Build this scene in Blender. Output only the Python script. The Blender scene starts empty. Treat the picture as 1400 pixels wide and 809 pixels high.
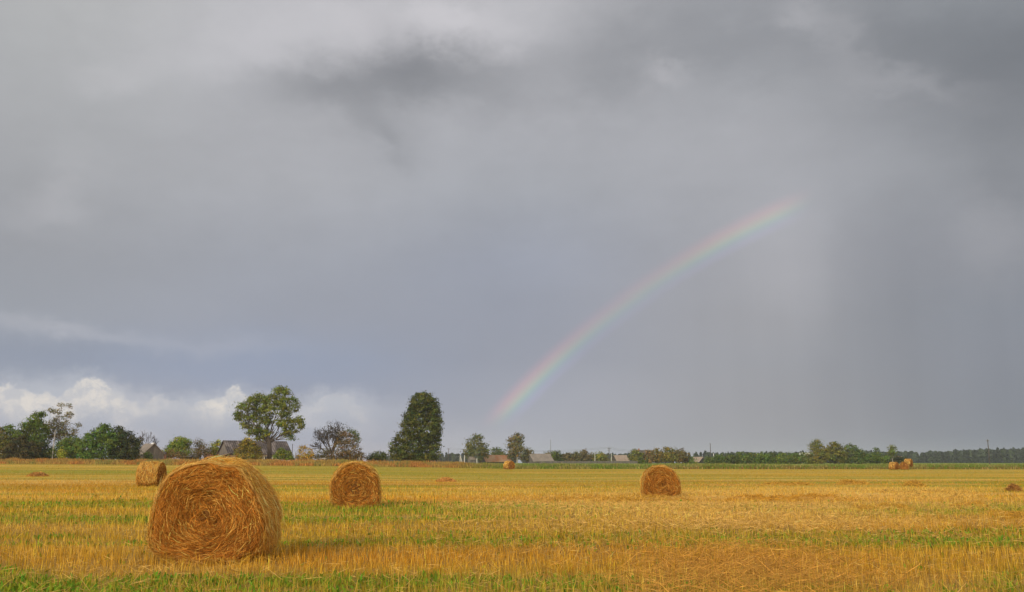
import bpy, math, random
import numpy as np
from math import radians, sin, cos, tan, atan2, asin, pi

random.seed(7)
RNG = np.random.default_rng(11)
scene = bpy.context.scene
COL = scene.collection

# ------------------------------------------------------------------ camera
F = 1250.0; CAMZ = 1.45
TH = math.atan(227.5 / F)
cd = bpy.data.cameras.new('camera')
cd.sensor_width = 36; cd.lens = 36 * F / 1400; cd.clip_start = .1; cd.clip_end = 20000
cam = bpy.data.objects.new('camera', cd); COL.objects.link(cam)
cam.location = (0, 0, CAMZ); cam.rotation_euler = (pi / 2 + TH, 0, 0)
scene.camera = cam

# ------------------------------------------------------------------ light
SUN_EL, ANTI_AZ = radians(24), radians(32)
EXPOSURE = 0.0
SUN_STR = 2.2
sl = bpy.data.lights.new('sun', 'SUN'); sl.energy = SUN_STR; sl.angle = radians(16); sl.color = (1, .88, .70)
sun = bpy.data.objects.new('sun', sl); COL.objects.link(sun)
# light travels towards the antisolar point (32 deg right of the view, 24 deg down)
sun.rotation_euler = (pi / 2 - SUN_EL, 0, -ANTI_AZ)
scene.view_settings.view_transform = 'Standard'
scene.view_settings.look = 'None'
scene.view_settings.gamma = 1
scene.view_settings.use_curve_mapping = False
scene.view_settings.exposure = EXPOSURE
scene.render.engine = 'CYCLES'
scene.cycles.volume_bounces = 1
scene.cycles.max_bounces = 6
scene.cycles.transparent_max_bounces = 8


def at(px, py, d):
    """photo pixel -> world point at ground distance d (a measuring aid)"""
    u = (px - 700) / F; v = (404.5 - py) / F
    Y = cos(TH) - v * sin(TH); Z = sin(TH) + v * cos(TH)
    return (u * d / Y, d, CAMZ + Z * d / Y)


def azel(px, py):
    x, y, z = at(px, py, 1.0); z -= CAMZ
    return atan2(x, y), atan2(z, math.hypot(x, y))


def lin(c):
    return tuple(((v / 255 + .055) / 1.055) ** 2.4 if v > 10 else v / 255 / 12.92 for v in c)


# ------------------------------------------------------------------ node maths helper
class N:
    def __init__(s, nt, sock): s.nt = nt; s.s = sock

    def op(s, o, *a, clamp=False):
        n = s.nt.nodes.new('ShaderNodeMath'); n.operation = o; n.use_clamp = clamp
        for i, v in enumerate((s,) + a):
            if isinstance(v, N): s.nt.links.new(v.s, n.inputs[i])
            else: n.inputs[i].default_value = v
        return N(s.nt, n.outputs[0])
    def __add__(s, o): return s.op('ADD', o)
    def __radd__(s, o): return s.op('ADD', o)
    def __sub__(s, o): return s.op('SUBTRACT', o)
    def __rsub__(s, o): return s.op('MULTIPLY', -1.0).op('ADD', o)
    def __mul__(s, o): return s.op('MULTIPLY', o)
    def __rmul__(s, o): return s.op('MULTIPLY', o)
    def __truediv__(s, o): return s.op('DIVIDE', o)


def smooth(x, a, b, lo=0., hi=1.):
    n = x.nt.nodes.new('ShaderNodeMapRange'); n.interpolation_type = 'SMOOTHSTEP'
    x.nt.links.new(x.s, n.inputs['Value'])
    n.inputs['From Min'].default_value = a; n.inputs['From Max'].default_value = b
    n.inputs['To Min'].default_value = lo; n.inputs['To Max'].default_value = hi
    return N(x.nt, n.outputs[0])


def mixc(nt, f, a, b, mode='MIX'):
    n = nt.nodes.new('ShaderNodeMix'); n.data_type = 'RGBA'; n.blend_type = mode; n.clamp_factor = True
    for i, v in ((0, f), (6, a), (7, b)):
        if isinstance(v, N): nt.links.new(v.s, n.inputs[i])
        elif i == 0: n.inputs[0].default_value = v
        else: n.inputs[i].default_value = (*v[:3], 1)
    return N(nt, n.outputs[2])


def comb(nt, x, y, z):
    n = nt.nodes.new('ShaderNodeCombineXYZ')
    for i, v in enumerate((x, y, z)):
        if isinstance(v, N): nt.links.new(v.s, n.inputs[i])
        else: n.inputs[i].default_value = v
    return N(nt, n.outputs[0])


def noise(nt, vec, scale, detail=4, rough=.5, dist=0.):
    n = nt.nodes.new('ShaderNodeTexNoise'); n.noise_dimensions = '3D'
    nt.links.new(vec.s, n.inputs['Vector'])
    n.inputs['Scale'].default_value = scale; n.inputs['Detail'].default_value = detail
    n.inputs['Roughness'].default_value = rough; n.inputs['Distortion'].default_value = dist
    return N(nt, n.outputs[0])


# ------------------------------------------------------------------ world: sky texture + storm cloud layers by direction
world = bpy.data.worlds.new('World'); scene.world = world; world.use_nodes = True
nt = world.node_tree; nt.nodes.clear()
tc = nt.nodes.new('ShaderNodeTexCoord')
sep = nt.nodes.new('ShaderNodeSeparateXYZ'); nt.links.new(tc.outputs['Generated'], sep.inputs[0])
DX, DY, DZ = (N(nt, sep.outputs[i]) for i in range(3))
AZ = DX.op('ARCTAN2', DY) * (180 / pi)
EL = DZ.op('ARCSINE') * (180 / pi)
DIR = N(nt, tc.outputs['Generated'])

sky = nt.nodes.new('ShaderNodeTexSky'); sky.sky_type = 'NISHITA'; sky.sun_disc = False
sky.sun_elevation = SUN_EL; sky.sun_rotation = radians(212); sky.air_density = 1.6; sky.dust_density = 2
SKY = mixc(nt, 1.0, N(nt, sky.outputs[0]), (.075, .075, .075), 'MULTIPLY')

# base cloud sheet: colour by elevation, for five azimuths
COLS = {   # azimuth: [(el, sRGB)...]
    -30: [(0, (164, 168, 176)), (3, (160, 165, 176)), (6, (148, 155, 170)), (8.5, (152, 156, 165)), (12, (150, 152, 158)), (17, (160, 161, 164)), (22, (166, 167, 168)), (28, (172, 172, 171))],
    -15: [(0, (158, 163, 174)), (3, (154, 159, 174)), (6, (149, 155, 171)), (8.5, (151, 155, 167)), (12, (152, 155, 164)), (17, (163, 164, 169)), (22, (172, 172, 176)), (28, (184, 183, 186))],
    0: [(0, (158, 161, 170)), (3, (152, 156, 168)), (6, (147, 151, 164)), (8.5, (149, 153, 166)), (12, (152, 156, 168)), (17, (163, 165, 171)), (22, (170, 170, 174)), (28, (182, 181, 184))],
    15: [(0, (152, 153, 158)), (3, (148, 149, 155)), (6, (145, 147, 154)), (8.5, (146, 147, 153)), (12, (152, 153, 159)), (17, (162, 163, 168)), (22, (160, 161, 165)), (28, (152, 153, 157))],
    30: [(0, (120, 126, 136)), (3, (127, 132, 142)), (6, (132, 136, 146)), (8.5, (136, 140, 149)), (12, (140, 142, 149)), (17, (146, 148, 153)), (22, (134, 137, 142)), (28, (138, 141, 145))],
}
base = None; prev = None
warp = noise(nt, DIR, 2.2, 3, .5) - .5
ELw = EL + warp * 3.0
elf = ELw / 90.0
for a, stops in COLS.items():
    r = nt.nodes.new('ShaderNodeValToRGB'); r.color_ramp.interpolation = 'B_SPLINE' if False else 'EASE'
    cr = r.color_ramp
    st = stops + [(45, (205, 205, 210)), (80, (225, 225, 228))]
    cr.elements[0].position = st[0][0] / 90; cr.elements[0].color = (*lin(st[0][1]), 1)
    cr.elements[1].position = st[-1][0] / 90; cr.elements[1].color = (*lin(st[-1][1]), 1)
    for e, c in st[1:-1]:
        el = cr.elements.new(e / 90); el.color = (*lin(c), 1)
    cr.interpolation = 'LINEAR'
    nt.links.new(elf.s, r.inputs[0])
    c = N(nt, r.outputs[0])
    base = c if base is None else mixc(nt, smooth(AZ, prev, a), base, c)
    prev = a

N1 = noise(nt, DIR, 5.0, 6, .55)
N2 = noise(nt, comb(nt, DX, DY, DZ * 2.2), 9.0, 7, .6)
VV = comb(nt, DX, DY, DZ * 1.6)
wx = (noise(nt, VV, 7.0, 5, .55) - .5)
wy = (noise(nt, comb(nt, DX + 7.3, DY, DZ * 1.6), 7.0, 5, .55) - .5)


wf = (noise(nt, VV, 24.0, 7, .62) - .5) * 3.2


def blob(px, py, rx, ry, wob=1.0, ang=0.):
    """soft cloud patch centred where the photo shows it; radii in degrees"""
    a, e = azel(px, py)
    u = AZ - math.degrees(a) + wx * (7.0 * wob); v = EL - math.degrees(e) + wy * (5.0 * wob) + wf * wob
    if ang:
        c, s = cos(radians(ang)), sin(radians(ang)); u, v = u * c + v * s, v * c - u * s
    q = (u / rx) * (u / rx) + (v / ry) * (v / ry)
    return (q * -1.0).op('EXPONENT')


sky_c = mixc(nt, blob(150, 120, 17, 11, .3) * .16, base, lin((205, 205, 206)))
# general mottling of the sheet
m = (N1 - .5) * .30 + (N2 - .5) * .20
gain = smooth(EL, 7, 16, .35, 1.) * m + 1.0
sky_c = mixc(nt, 1.0, sky_c, comb(nt, gain, gain, gain), 'MULTIPLY')
DARK = [  # px,py,rx,ry,strength
    (555, 95, 4.6, 2.0, .62, .6, 4), (440, 122, 4.6, 1.4, .36, .6, 6), (520, 165, 3.0, 1.5, .22, .9, -20), (620, 95, 4, 1.5, .3, .7, 0), (545, 190, .9, 1.4, .16, 1.2, 0),
    (835, 85, 5.5, 3.2, .36, 1.2, 0), (700, 120, 2.2, 2.6, .18, 1.1, 0), (1030, 50, 7.0, 2.8, .24, 1.1, 0), (1345, 95, 6.5, 3.2, .52, 1.0, 0), (1400, 210, 2.6, 4.5, .30, 1, 0),
    (1240, 40, 4.5, 1.6, .24, 1, 0), (1180, 520, 3.0, 4.5, .12, .5, 0), (60, 488, 6, .9, .14, .7, 0), (700, 440, 4.0, 3.0, .05, .6, 0)]
for x, y, rx, ry, s, w, an in DARK:
    sky_c = mixc(nt, blob(x, y, rx, ry, w, an) * s, sky_c, lin((104, 107, 112)))
LIGHT = [
    (480, 45, 4.2, 2.0, .45, 1.0, 0), (615, 25, 3.2, 1.6, .60, 1.0, 0), (690, 45, 2.0, 1.6, .3, 1.0, 0), (350, 65, 4, 1.6, .25, 1, 0), (180, 90, 3.5, 1.0, .18, 1.2, 20), (60, 275, 2.6, 1.6, .16, 1.2, 30),
    (925, 95, 2.0, 1.0, .26, 1.3, 0), (1105, 15, 2.4, 1.1, .20, 1.3, -15), (1170, 60, 2.4, .8, .13, 1.3, -40), (1245, 115, 3.5, 1.0, .15, 1.2, -15), (130, 458, 3.4, .35, .16, .5, -3), (20, 442, 2.4, .35, .14, .5, -2), (95, 448, 1.2, .25, .12, .8, 8), (300, 470, 4.0, .5, .12, .5, 0),
    (1080, 365, 3.0, 3.8, .19, .3, 0), (960, 450, 7.5, 6.5, .10, .3, 0), (1040, 180, 12, 3.5, .10, .5, 0), (1370, 320, 2.8, 2.6, .16, 1.0, 0), (640, 600, 5, 1.2, .18, .5, 0), (800, 560, 6, 3, .10, .5, 0)]
for x, y, rx, ry, s, w, an in LIGHT:
    sky_c = mixc(nt, blob(x, y, rx, ry, w, an) * s, sky_c, lin((212, 209, 212)))
# blue gap between the storm cloud and the cumulus line, the Nishita sky seen through it
gap = blob(190, 500, 9.5, 1.4, .5) * .16 + blob(420, 500, 8, 2.0, .6) * .22
SKYB = mixc(nt, .88, SKY, lin((136, 156, 193)))
sky_c = mixc(nt, gap.op('MINIMUM', .75), sky_c, SKYB)
# rain shafts: faint vertical streaks right of the bow
sv = noise(nt, comb(nt, AZ * .5, EL * .03, 0.), .55, 3, .5) - .5
msk = smooth(AZ, 8, 15) * smooth(EL, 15, 8)
rg = sv * msk * .20 + 1.0
sky_c = mixc(nt, 1.0, sky_c, comb(nt, rg, rg, rg), 'MULTIPLY')
a1, _ = azel(1140, 400)
edge = smooth(AZ, math.degrees(a1) - .9, math.degrees(a1) + .7) * smooth(EL, 5.5, 9) * smooth(EL, 16, 12)
sky_c = mixc(nt, edge * .09, sky_c, lin((104, 108, 118)))
# cumulus line low on the left: a ragged top edge over az
PU = comb(nt, DX, DY, DZ * 1.2)
ce = (noise(nt, PU, 38, 9, .66) - .5) * 3.0 + (noise(nt, PU, 8, 3, .5) - .5) * 1.6


def bump(px, w, h):
    a = math.degrees(azel(px, 560)[0]); q = (AZ - a) / w
    return (q * q * -1.0).op('EXPONENT') * h


# soft grey-blue body of the cloud bank
topb = 3.9 + bump(15, 3.6, .8) + bump(118, 2.6, .9) + bump(322, 2.4, .7) + bump(455, 2.6, .5) + ce * .8
cum = smooth(topb - EL, -.5, 1.0) * smooth(AZ, -3, -12)
bodyc = mixc(nt, smooth(EL, .8, 3.8), lin((160, 166, 180)), lin((180, 184, 193)))
bodyc = mixc(nt, smooth(noise(nt, comb(nt, DX, DY, DZ * 3.), 14, 6, .6), .42, .68) * .5, bodyc, lin((190, 190, 196)))
sky_c = mixc(nt, cum * smooth(EL, 0., 2.0, .6, .92), sky_c, bodyc)
# sunlit tops
for px_, w_, h_, s_ in ((12, 2.3, 1.35, .85), (60, 1.2, .9, .5), (118, 1.75, 1.75, .95), (150, 1.6, 1.0, .4), (225, 1.7, .75, .32), (322, 1.25, 1.55, .9), (345, 1.9, 1.15, .7), (300, 1.2, .9, .6), (455, 1.7, 1.0, .28)):
    tp = bump(px_, w_, h_) + 3.05 + ce * .85
    bd = smooth(tp - EL, -.06, .26) * smooth(tp - EL, 2.4 if h_ > 1.2 else 1.3, .5)
    az_ = math.degrees(azel(px_, 560)[0]); q_ = (AZ + ce * .5 - az_) / (w_ * 1.15)
    loc_ = (q_ * q_ * q_ * q_ * -1.0).op('EXPONENT')
    bil = smooth(noise(nt, PU, 46, 8, .65, .3), .38, .62, .15, 1.)
    pc = mixc(nt, bil, lin((186, 188, 194)), lin((224, 217, 208)))
    sky_c = mixc(nt, bd * loc_ * s_, sky_c, pc)
sky_c = mixc(nt, 1.0, sky_c, comb(nt, 1.04, 1.045, 1.06), 'MULTIPLY')
# the side of the sky towards the sun (behind the camera) is a brighter, broken overcast
back = smooth(DY, .15, -.7)
sky_c = mixc(nt, back * .75, sky_c, (1.35, 1.27, 1.15))
below = smooth(EL, -1.0, -4.0)
sky_c = mixc(nt, below, sky_c, (.12, .10, .05))
bg = nt.nodes.new('ShaderNodeBackground'); bg.inputs['Strength'].default_value = 1.0
# the Nishita sky stays in as the base light; the cloud sheet covers most of it
bg2 = nt.nodes.new('ShaderNodeBackground'); nt.links.new(sky.outputs[0], bg2.inputs[0]); bg2.inputs['Strength'].default_value = .07
nt.links.new(sky_c.s, bg.inputs[0])
mixs = nt.nodes.new('ShaderNodeMixShader'); mixs.inputs[0].default_value = .96
nt.links.new(bg2.outputs[0], mixs.inputs[1]); nt.links.new(bg.outputs[0], mixs.inputs[2])
wo = nt.nodes.new('ShaderNodeOutputWorld'); nt.links.new(mixs.outputs[0], wo.inputs[0])

# ------------------------------------------------------------------ object helpers
def tag(o, label=None, cat=None, group=None, kind=None):
    if label: o['label'] = label
    if cat: o['category'] = cat
    if group: o['group'] = group
    if kind: o['kind'] = kind
    return o


def empty(name, loc, rz=0, **k):
    o = bpy.data.objects.new(name, None); COL.objects.link(o); o.location = loc; o.rotation_euler = (0, 0, rz)
    o.empty_display_size = .2
    return tag(o, **k)


def mesh_np(name, V, quads=None, tris=None, mat=None, parent=None, attrs=None, smooth_=False, loc=None):
    """fast mesh from arrays; attrs: {name: (n,4) point colours}"""
    me = bpy.data.meshes.new(name)
    V = np.asarray(V, np.float32)
    idx = []; starts = []; n = 0
    parts = []
    if quads is not None and len(quads): parts.append((np.asarray(quads, np.int32), 4))
    if tris is not None and len(tris): parts.append((np.asarray(tris, np.int32), 3))
    me.vertices.add(len(V)); me.vertices.foreach_set('co', V.ravel())
    nl = sum(p.size for p, _ in parts); npoly = sum(len(p) for p, _ in parts)
    me.loops.add(nl); me.polygons.add(npoly)
    me.loops.foreach_set('vertex_index', np.concatenate([p.ravel() for p, _ in parts]))
    ls = []; off = 0
    for p, k in parts:
        ls.append(np.arange(len(p), dtype=np.int32) * k + off); off += p.size
    me.polygons.foreach_set('loop_start', np.concatenate(ls))
    if smooth_: me.polygons.foreach_set('use_smooth', np.ones(npoly, bool))
    me.update(calc_edges=True)
    for k, a in (attrs or {}).items():
        at_ = me.color_attributes.new(k, 'FLOAT_COLOR', 'POINT')
        at_.data.foreach_set('color', np.asarray(a, np.float32).ravel())
    if mat: me.materials.append(mat)
    o = bpy.data.objects.new(name, me); COL.objects.link(o)
    if parent: o.parent = parent
    if loc is not None: o.location = loc
    return o


class MB:
    """collects boxes, prisms and tubes into one mesh"""
    def __init__(s): s.v = []; s.f = []
    def add(s, vs, fs):
        b = len(s.v); s.v += [tuple(v) for v in vs]; s.f += [tuple(i + b for i in f) for f in fs]
    def box(s, x0, x1, y0, y1, z0, z1):
        s.add([(x, y, z) for z in (z0, z1) for y in (y0, y1) for x in (x0, x1)],
              [(0, 2, 3, 1), (4, 5, 7, 6), (0, 1, 5, 4), (2, 6, 7, 3), (0, 4, 6, 2), (1, 3, 7, 5)])
    def prism(s, poly, y0, y1):   # poly in xz
        n = len(poly)
        s.add([(x, y0, z) for x, z in poly] + [(x, y1, z) for x, z in poly],
              [tuple(range(n)), tuple(range(2 * n - 1, n - 1, -1))] + [(i, i + n, (i + 1) % n + n, (i + 1) % n) for i in range(n)])
    def prism_x(s, poly, x0, x1):   # poly in yz
        n = len(poly)
        s.add([(x0, y, z) for y, z in poly] + [(x1, y, z) for y, z in poly],
              [tuple(range(n - 1, -1, -1)), tuple(range(n, 2 * n))] + [(i, (i + 1) % n, (i + 1) % n + n, i + n) for i in range(n)])
    def tube(s, pts, rad, k=6):
        pts = [np.array(p, float) for p in pts]; n = len(pts); b = len(s.v)
        for i, p in enumerate(pts):
            t = pts[min(i + 1, n - 1)] - pts[max(i - 1, 0)]; t = t / (np.linalg.norm(t) + 1e-9)
            a = np.cross(t, (0.31, .2, .93) if abs(t[2]) < .9 else (1, .1, 0)); a /= np.linalg.norm(a); c = np.cross(t, a)
            for j in range(k):
                q = p + rad[i] * (a * cos(2 * pi * j / k) + c * sin(2 * pi * j / k)); s.v.append(tuple(q))
        for i in range(n - 1):
            for j in range(k):
                s.f.append((b + i * k + j, b + i * k + (j + 1) % k, b + (i + 1) * k + (j + 1) % k, b + (i + 1) * k + j))
        s.f.append(tuple(b + j for j in range(k - 1, -1, -1))); s.f.append(tuple(b + (n - 1) * k + j for j in range(k)))
    def build(s, name, mat, parent=None, loc=None):
        me = bpy.data.meshes.new(name); me.from_pydata(s.v, [], s.f); me.materials.append(mat); me.update()
        o = bpy.data.objects.new(name, me); COL.objects.link(o)
        if parent: o.parent = parent
        if loc is not None: o.location = loc
        return o


def mat_new(name):
    m = bpy.data.materials.new(name); m.use_nodes = True
    nt = m.node_tree; b = nt.nodes['Principled BSDF']; b.inputs['Roughness'].default_value = .85
    b.inputs['Specular IOR Level'].default_value = .2
    return m, nt, b


def mat_attr(name, attr='col', nscale=0., namp=0., trans=0., rough=.85, spec=.05):
    """surface coloured by the object's own per-vertex albedo, with fine noise and translucency"""
    m, nt, b = mat_new(name)
    a = nt.nodes.new('ShaderNodeAttribute'); a.attribute_name = attr
    c = N(nt, a.outputs['Color'])
    if namp:
        t = nt.nodes.new('ShaderNodeTexCoord')
        nn = (noise(nt, N(nt, t.outputs['Object']), nscale, 5, .6) - .5) * (2 * namp) + 1.0
        c = mixc(nt, 1.0, c, comb(nt, nn, nn, nn), 'MULTIPLY')
    nt.links.new(c.s, b.inputs['Base Color']); b.inputs['Roughness'].default_value = rough
    b.inputs['Specular IOR Level'].default_value = spec
    if trans:
        tr = nt.nodes.new('ShaderNodeBsdfTranslucent'); nt.links.new(c.s, tr.inputs[0])
        mx = nt.nodes.new('ShaderNodeMixShader'); mx.inputs[0].default_value = trans
        nt.links.new(b.outputs[0], mx.inputs[1]); nt.links.new(tr.outputs[0], mx.inputs[2])
        nt.links.new(mx.outputs[0], nt.nodes['Material Output'].inputs[0])
    return m


def mat_noise(name, c1, c2, scale=2., stretch=(1, 1, 1), c3=None, rough=.85, wave=None, bump=0.):
    m, nt, b = mat_new(name)
    t = nt.nodes.new('ShaderNodeTexCoord'); mp = nt.nodes.new('ShaderNodeMapping')
    nt.links.new(t.outputs['Object'], mp.inputs[0]); mp.inputs['Scale'].default_value = stretch
    v = N(nt, mp.outputs[0])
    n1 = noise(nt, v, scale, 6, .65)
    c = mixc(nt, smooth(n1, .35, .65), c1, c2)
    if c3: c = mixc(nt, smooth(noise(nt, N(nt, t.outputs['Object']), scale * .35, 3, .6), .5, .62), c, c3)
    if wave:   # board / sheet joints: period, axis, darkening
        w = nt.nodes.new('ShaderNodeTexWave'); w.bands_direction = wave[1]; w.inputs['Scale'].default_value = wave[0]
        w.inputs['Distortion'].default_value = .6
        nt.links.new(t.outputs['Object'], w.inputs[0])
        g = smooth(N(nt, w.outputs['Fac']), .0, .35, wave[2], 1.)
        c = mixc(nt, 1., c, comb(nt, g, g, g), 'MULTIPLY')
    nt.links.new(c.s, b.inputs['Base Color']); b.inputs['Roughness'].default_value = rough
    return m


# value noise in numpy (for albedo patches and planting)
_LAT = {}
def vnoise(x, y, seed=0):
    if seed not in _LAT: _LAT[seed] = np.random.default_rng(seed + 100).random((256, 256))
    L = _LAT[seed]
    xi = np.floor(x).astype(int); yi = np.floor(y).astype(int); fx = x - xi; fy = y - yi
    fx = fx * fx * (3 - 2 * fx); fy = fy * fy * (3 - 2 * fy)
    a = L[xi & 255, yi & 255]; b = L[(xi + 1) & 255, yi & 255]; c = L[xi & 255, (yi + 1) & 255]; d = L[(xi + 1) & 255, (yi + 1) & 255]
    return (a * (1 - fx) + b * fx) * (1 - fy) + (c * (1 - fx) + d * fx) * fy
def fbm(x, y, seed=0, o=4):
    s = 0; a = .5; t = 0
    for i in range(o):
        s = s + a * vnoise(x * 2 ** i + 17.3 * i, y * 2 ** i + 9.1 * i, seed + i); t += a; a *= .5
    return s / t
def sstep(x, a, b):
    t = np.clip((x - a) / (b - a), 0, 1); return t * t * (3 - 2 * t)

# ------------------------------------------------------------------ terrain
PXK = np.array([0, 205, 450, 600, 700, 1400.])
A_ = np.array([1.27, 1.05, .82, .52, .24, .17]); B_ = np.array([1.95, 1.85, 1.65, 1.2, .8, .6])
def terrain(x, y):
    x = np.asarray(x, float); y = np.asarray(y, float)
    px = 700 + 1270 * x / np.maximum(y, 20)
    A = np.interp(px, PXK, A_); B = np.interp(px, PXK, B_)
    z = np.where(y < 190, A * sstep(y, 30, 230) / sstep(190., 30, 230.), 0)
    z = np.where((y >= 190) & (y < 235), A + (B - A) * (y - 190) / 45, z)
    z = np.where((y >= 235) & (y < 420), B + (1.3 - B) * (y - 235) / 185, z)
    z = np.where(y >= 420, 1.3, z)
    und = (fbm(x / 30, y / 30, 5, 2) - .5) * .16 * sstep(y, 15, 60) * (1 - sstep(y, 150, 190))
    return z + und
def gz(x, y): return float(terrain(np.array([x]), np.array([y]))[0])
def ground_at(px, d, sink=.03):
    x = (px - 700) / F * (d * cos(TH)); z = gz(x, d)
    x = (px - 700) / F * (d * cos(TH) + (z - CAMZ) * sin(TH))
    return (x, d, gz(x, d) - sink)

# ------------------------------------------------------------------ field albedo
GOLD = np.array([.47, .285, .036]); OLIVE = np.array([.33, .245, .024]); GREEN = np.array([.155, .205, .014])
ORANGE = np.array([.47, .205, .026]); PALE = np.array([.60, .37, .105]); BROWN = np.array([.42, .21, .035])
PATCH = [  # photo px, py, half width px, half height px, colour, strength
    (120, 650, 170, 3, 'G', .45), (90, 659, 130, 2.5, 'P', .5), (110, 668, 140, 4, 'O', .6), (150, 686, 200, 3, 'G', .5), (30, 697, 60, 5, 'G', .5), (60, 716, 150, 7, 'P', .35),
    (60, 731, 70, 7, 'G', .5), (150, 748, 130, 9, 'P', .3), (30, 776, 70, 9, 'G', .9), (90, 800, 150, 14, 'G', .95),
    (470, 645, 180, 4, 'G', .45), (640, 652, 170, 3, 'G', .35), (640, 667, 110, 4, 'P', .35), (480, 699, 90, 3, 'G', .5), (600, 690, 120, 5, 'P', .25), (500, 715, 120, 5, 'O', .25), (500, 737, 130, 4, 'G', .35),
    (520, 757, 190, 12, 'O', .75), (800, 745, 170, 12, 'O', .75), (560, 797, 120, 12, 'G', .95), (350, 796, 110, 12, 'G', .85), (740, 797, 80, 12, 'G', .9), (660, 738, 60, 4, 'G', .5),
    (1000, 700, 280, 14, 'P', .85), (1080, 673, 250, 10, 'P', .75), (820, 690, 110, 6, 'P', .45), (1300, 690, 160, 9, 'P', .35), (980, 718, 90, 3, 'G', .25), (860, 722, 100, 3, 'G', .3),
    (1200, 706, 120, 3, 'G', .3), (1280, 659.5, 230, 1.6, 'G', .85), (1290, 653, 190, 1.1, 'G', .6), (950, 659, 240, 2, 'G', .4), (980, 770, 120, 18, 'B', .4), (1160, 745, 120, 6, 'G', .35), (1380, 788, 55, 20, 'G', .95),
    (1270, 770, 60, 10, 'G', .3), (1050, 745, 80, 8, 'O', .5), (1180, 785, 120, 12, 'O', .4), (260, 775, 120, 8, 'P', .35), (720, 663, 60, 3, 'O', .3), (860, 676, 130, 2.5, 'B', .35)]
CM = {'G': GREEN, 'P': PALE, 'O': ORANGE, 'B': BROWN}
def field_col(x, y):
    px = 700 + F * x / (y * cos(TH) + 1e-6); py = 632 + 1.45 * F / y
    wob = (fbm(x / 5, y / 2.5, 40, 3) - .5)
    py = py + wob * np.clip((py - 632) * .22, 0, 14); px = px + wob * 60
    a = fbm(x / 26 + .1 * y, y / 3.4, 1, 4); b = fbm(x / 9, y / 1.3, 7, 4); c = fbm(x / 40, y / 7, 13, 3)
    a2 = fbm(x / 90, y / (1.9 + 2.6 * sstep(y, 50, 130)), 61, 3)
    col = GOLD[None] * np.ones(x.shape)[:, None]
    def mix(col, tgt, w): return col * (1 - w[:, None]) + tgt[None] * w[:, None]
    col = mix(col, OLIVE, .08 + sstep(a, .38, .60) * .65)
    col = mix(col, OLIVE, sstep(y, 45, 110) * .15)
    g = sstep(b * .4 + a * .6, .46, .60) * .75
    g = np.maximum(g * (1 - .5 * sstep(y, 50, 110)), sstep(a2, .50, .66) * (.7 - .25 * sstep(y, 60, 130)) * sstep(y, 22, 50))
    col = mix(col, GREEN, g)
    col = mix(col, ORANGE, sstep(c, .48, .66) * .5 * (1 - sstep(y, 60, 130)))
    col = mix(col, ORANGE, (1 - sstep(y, 12, 24)) * .30)
    col = mix(col, PALE, sstep(fbm(x / 30, y / 1.6, 33, 3), .58, .72) * .5)
    ln_ = fbm(x / 160, y / 1.5, 131, 3); ln2 = fbm(x / 120, y / 3.2, 141, 2)
    col = col * (1 - .34 * sstep(ln_, .52, .66) * sstep(y, 40, 80))[:, None]
    col = mix(col, PALE, sstep(ln2, .55, .72) * .45 * sstep(y, 35, 70))
    gm = g * .8
    pn = fbm(x / 1.3, y / .9, 171, 3)
    for qx, qy, rx, ry, k, s in PATCH:
        w = np.exp(-(np.abs((px - qx) / rx) ** 2.5 + np.abs((py - qy) / ry) ** 2.5)) * s
        w = w * np.clip(.8 + 1.4 * (b - .4), .3, 1.5)
        w = np.clip(w, 0, 1)
        if k == 'G': w = w * np.clip(2.6 * pn - .55, .1, 1) if qy > 725 else w
        col = mix(col, CM[k], w)
        gm = np.maximum(gm, w) if k == 'G' else gm * (1 - w)
    col = col * (0.86 + .28 * fbm(x / 1.2, y / .5, 21, 3))[:, None]
    return col, gm

# ground sheet: fine rows near, coarse far
def make_ground():
    ys = np.concatenate([[-300, -120, -50, -20, -5, 0, 4], 7 * (195 / 7) ** np.linspace(0, 1, 700), [200, 206, 212, 218, 226, 235, 250, 275, 300, 340, 380, 420, 500, 650, 900, 1300, 1900, 2500]])
    ts = np.concatenate([[-8, -4, -2.4, -1.6, -1.2, -1.0], np.linspace(-.8, .8, 241), [1., 1.2, 1.6, 2.4, 4, 8]])
    wy = np.maximum(ys, 14)
    X = np.clip(ts[None] * wy[:, None], -2450, 2450); Yg = np.repeat(ys[:, None], len(ts), 1)
    far = Yg > 600
    X = np.where(far, np.interp(np.arange(len(ts)), [0, len(ts) - 1], [-2450, 2450])[None] * np.ones_like(Yg), X)
    x = X.ravel(); y = Yg.ravel()
    z = terrain(x, np.maximum(y, 0))
    col, gm = field_col(x, np.maximum(y, 6))
    soil = np.array([.15, .095, .035]); ws = (.62 * (1 - sstep(y, 22, 45)))[:, None]; col = col * (1 - ws) + soil * ws
    vg = np.array([.16, .20, .03]); dry = np.array([.42, .24, .06])
    px = 700 + 1270 * x / np.maximum(y, 20)
    vcol = vg[None] * sstep(px, 560, 660)[:, None] + dry[None] * (1 - sstep(px, 560, 660))[:, None]
    w = sstep(y, 189, 192)[:, None]
    col = col * (1 - w) + vcol * w
    R, C = X.shape; i = np.arange(R * C).reshape(R, C)
    q = np.stack([i[:-1, :-1], i[:-1, 1:], i[1:, 1:], i[1:, :-1]], -1).reshape(-1, 4)
    m = mat_attr('stubble field soil and straw', 'col', 9.0, .35)
    o = mesh_np('ground', np.c_[x, y, z], quads=q, mat=m, attrs={'col': np.c_[np.clip(col * 1.12, 0, .8), np.ones(len(col))]}, smooth_=True)
    tag(o, kind='structure')
make_ground()

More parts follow.
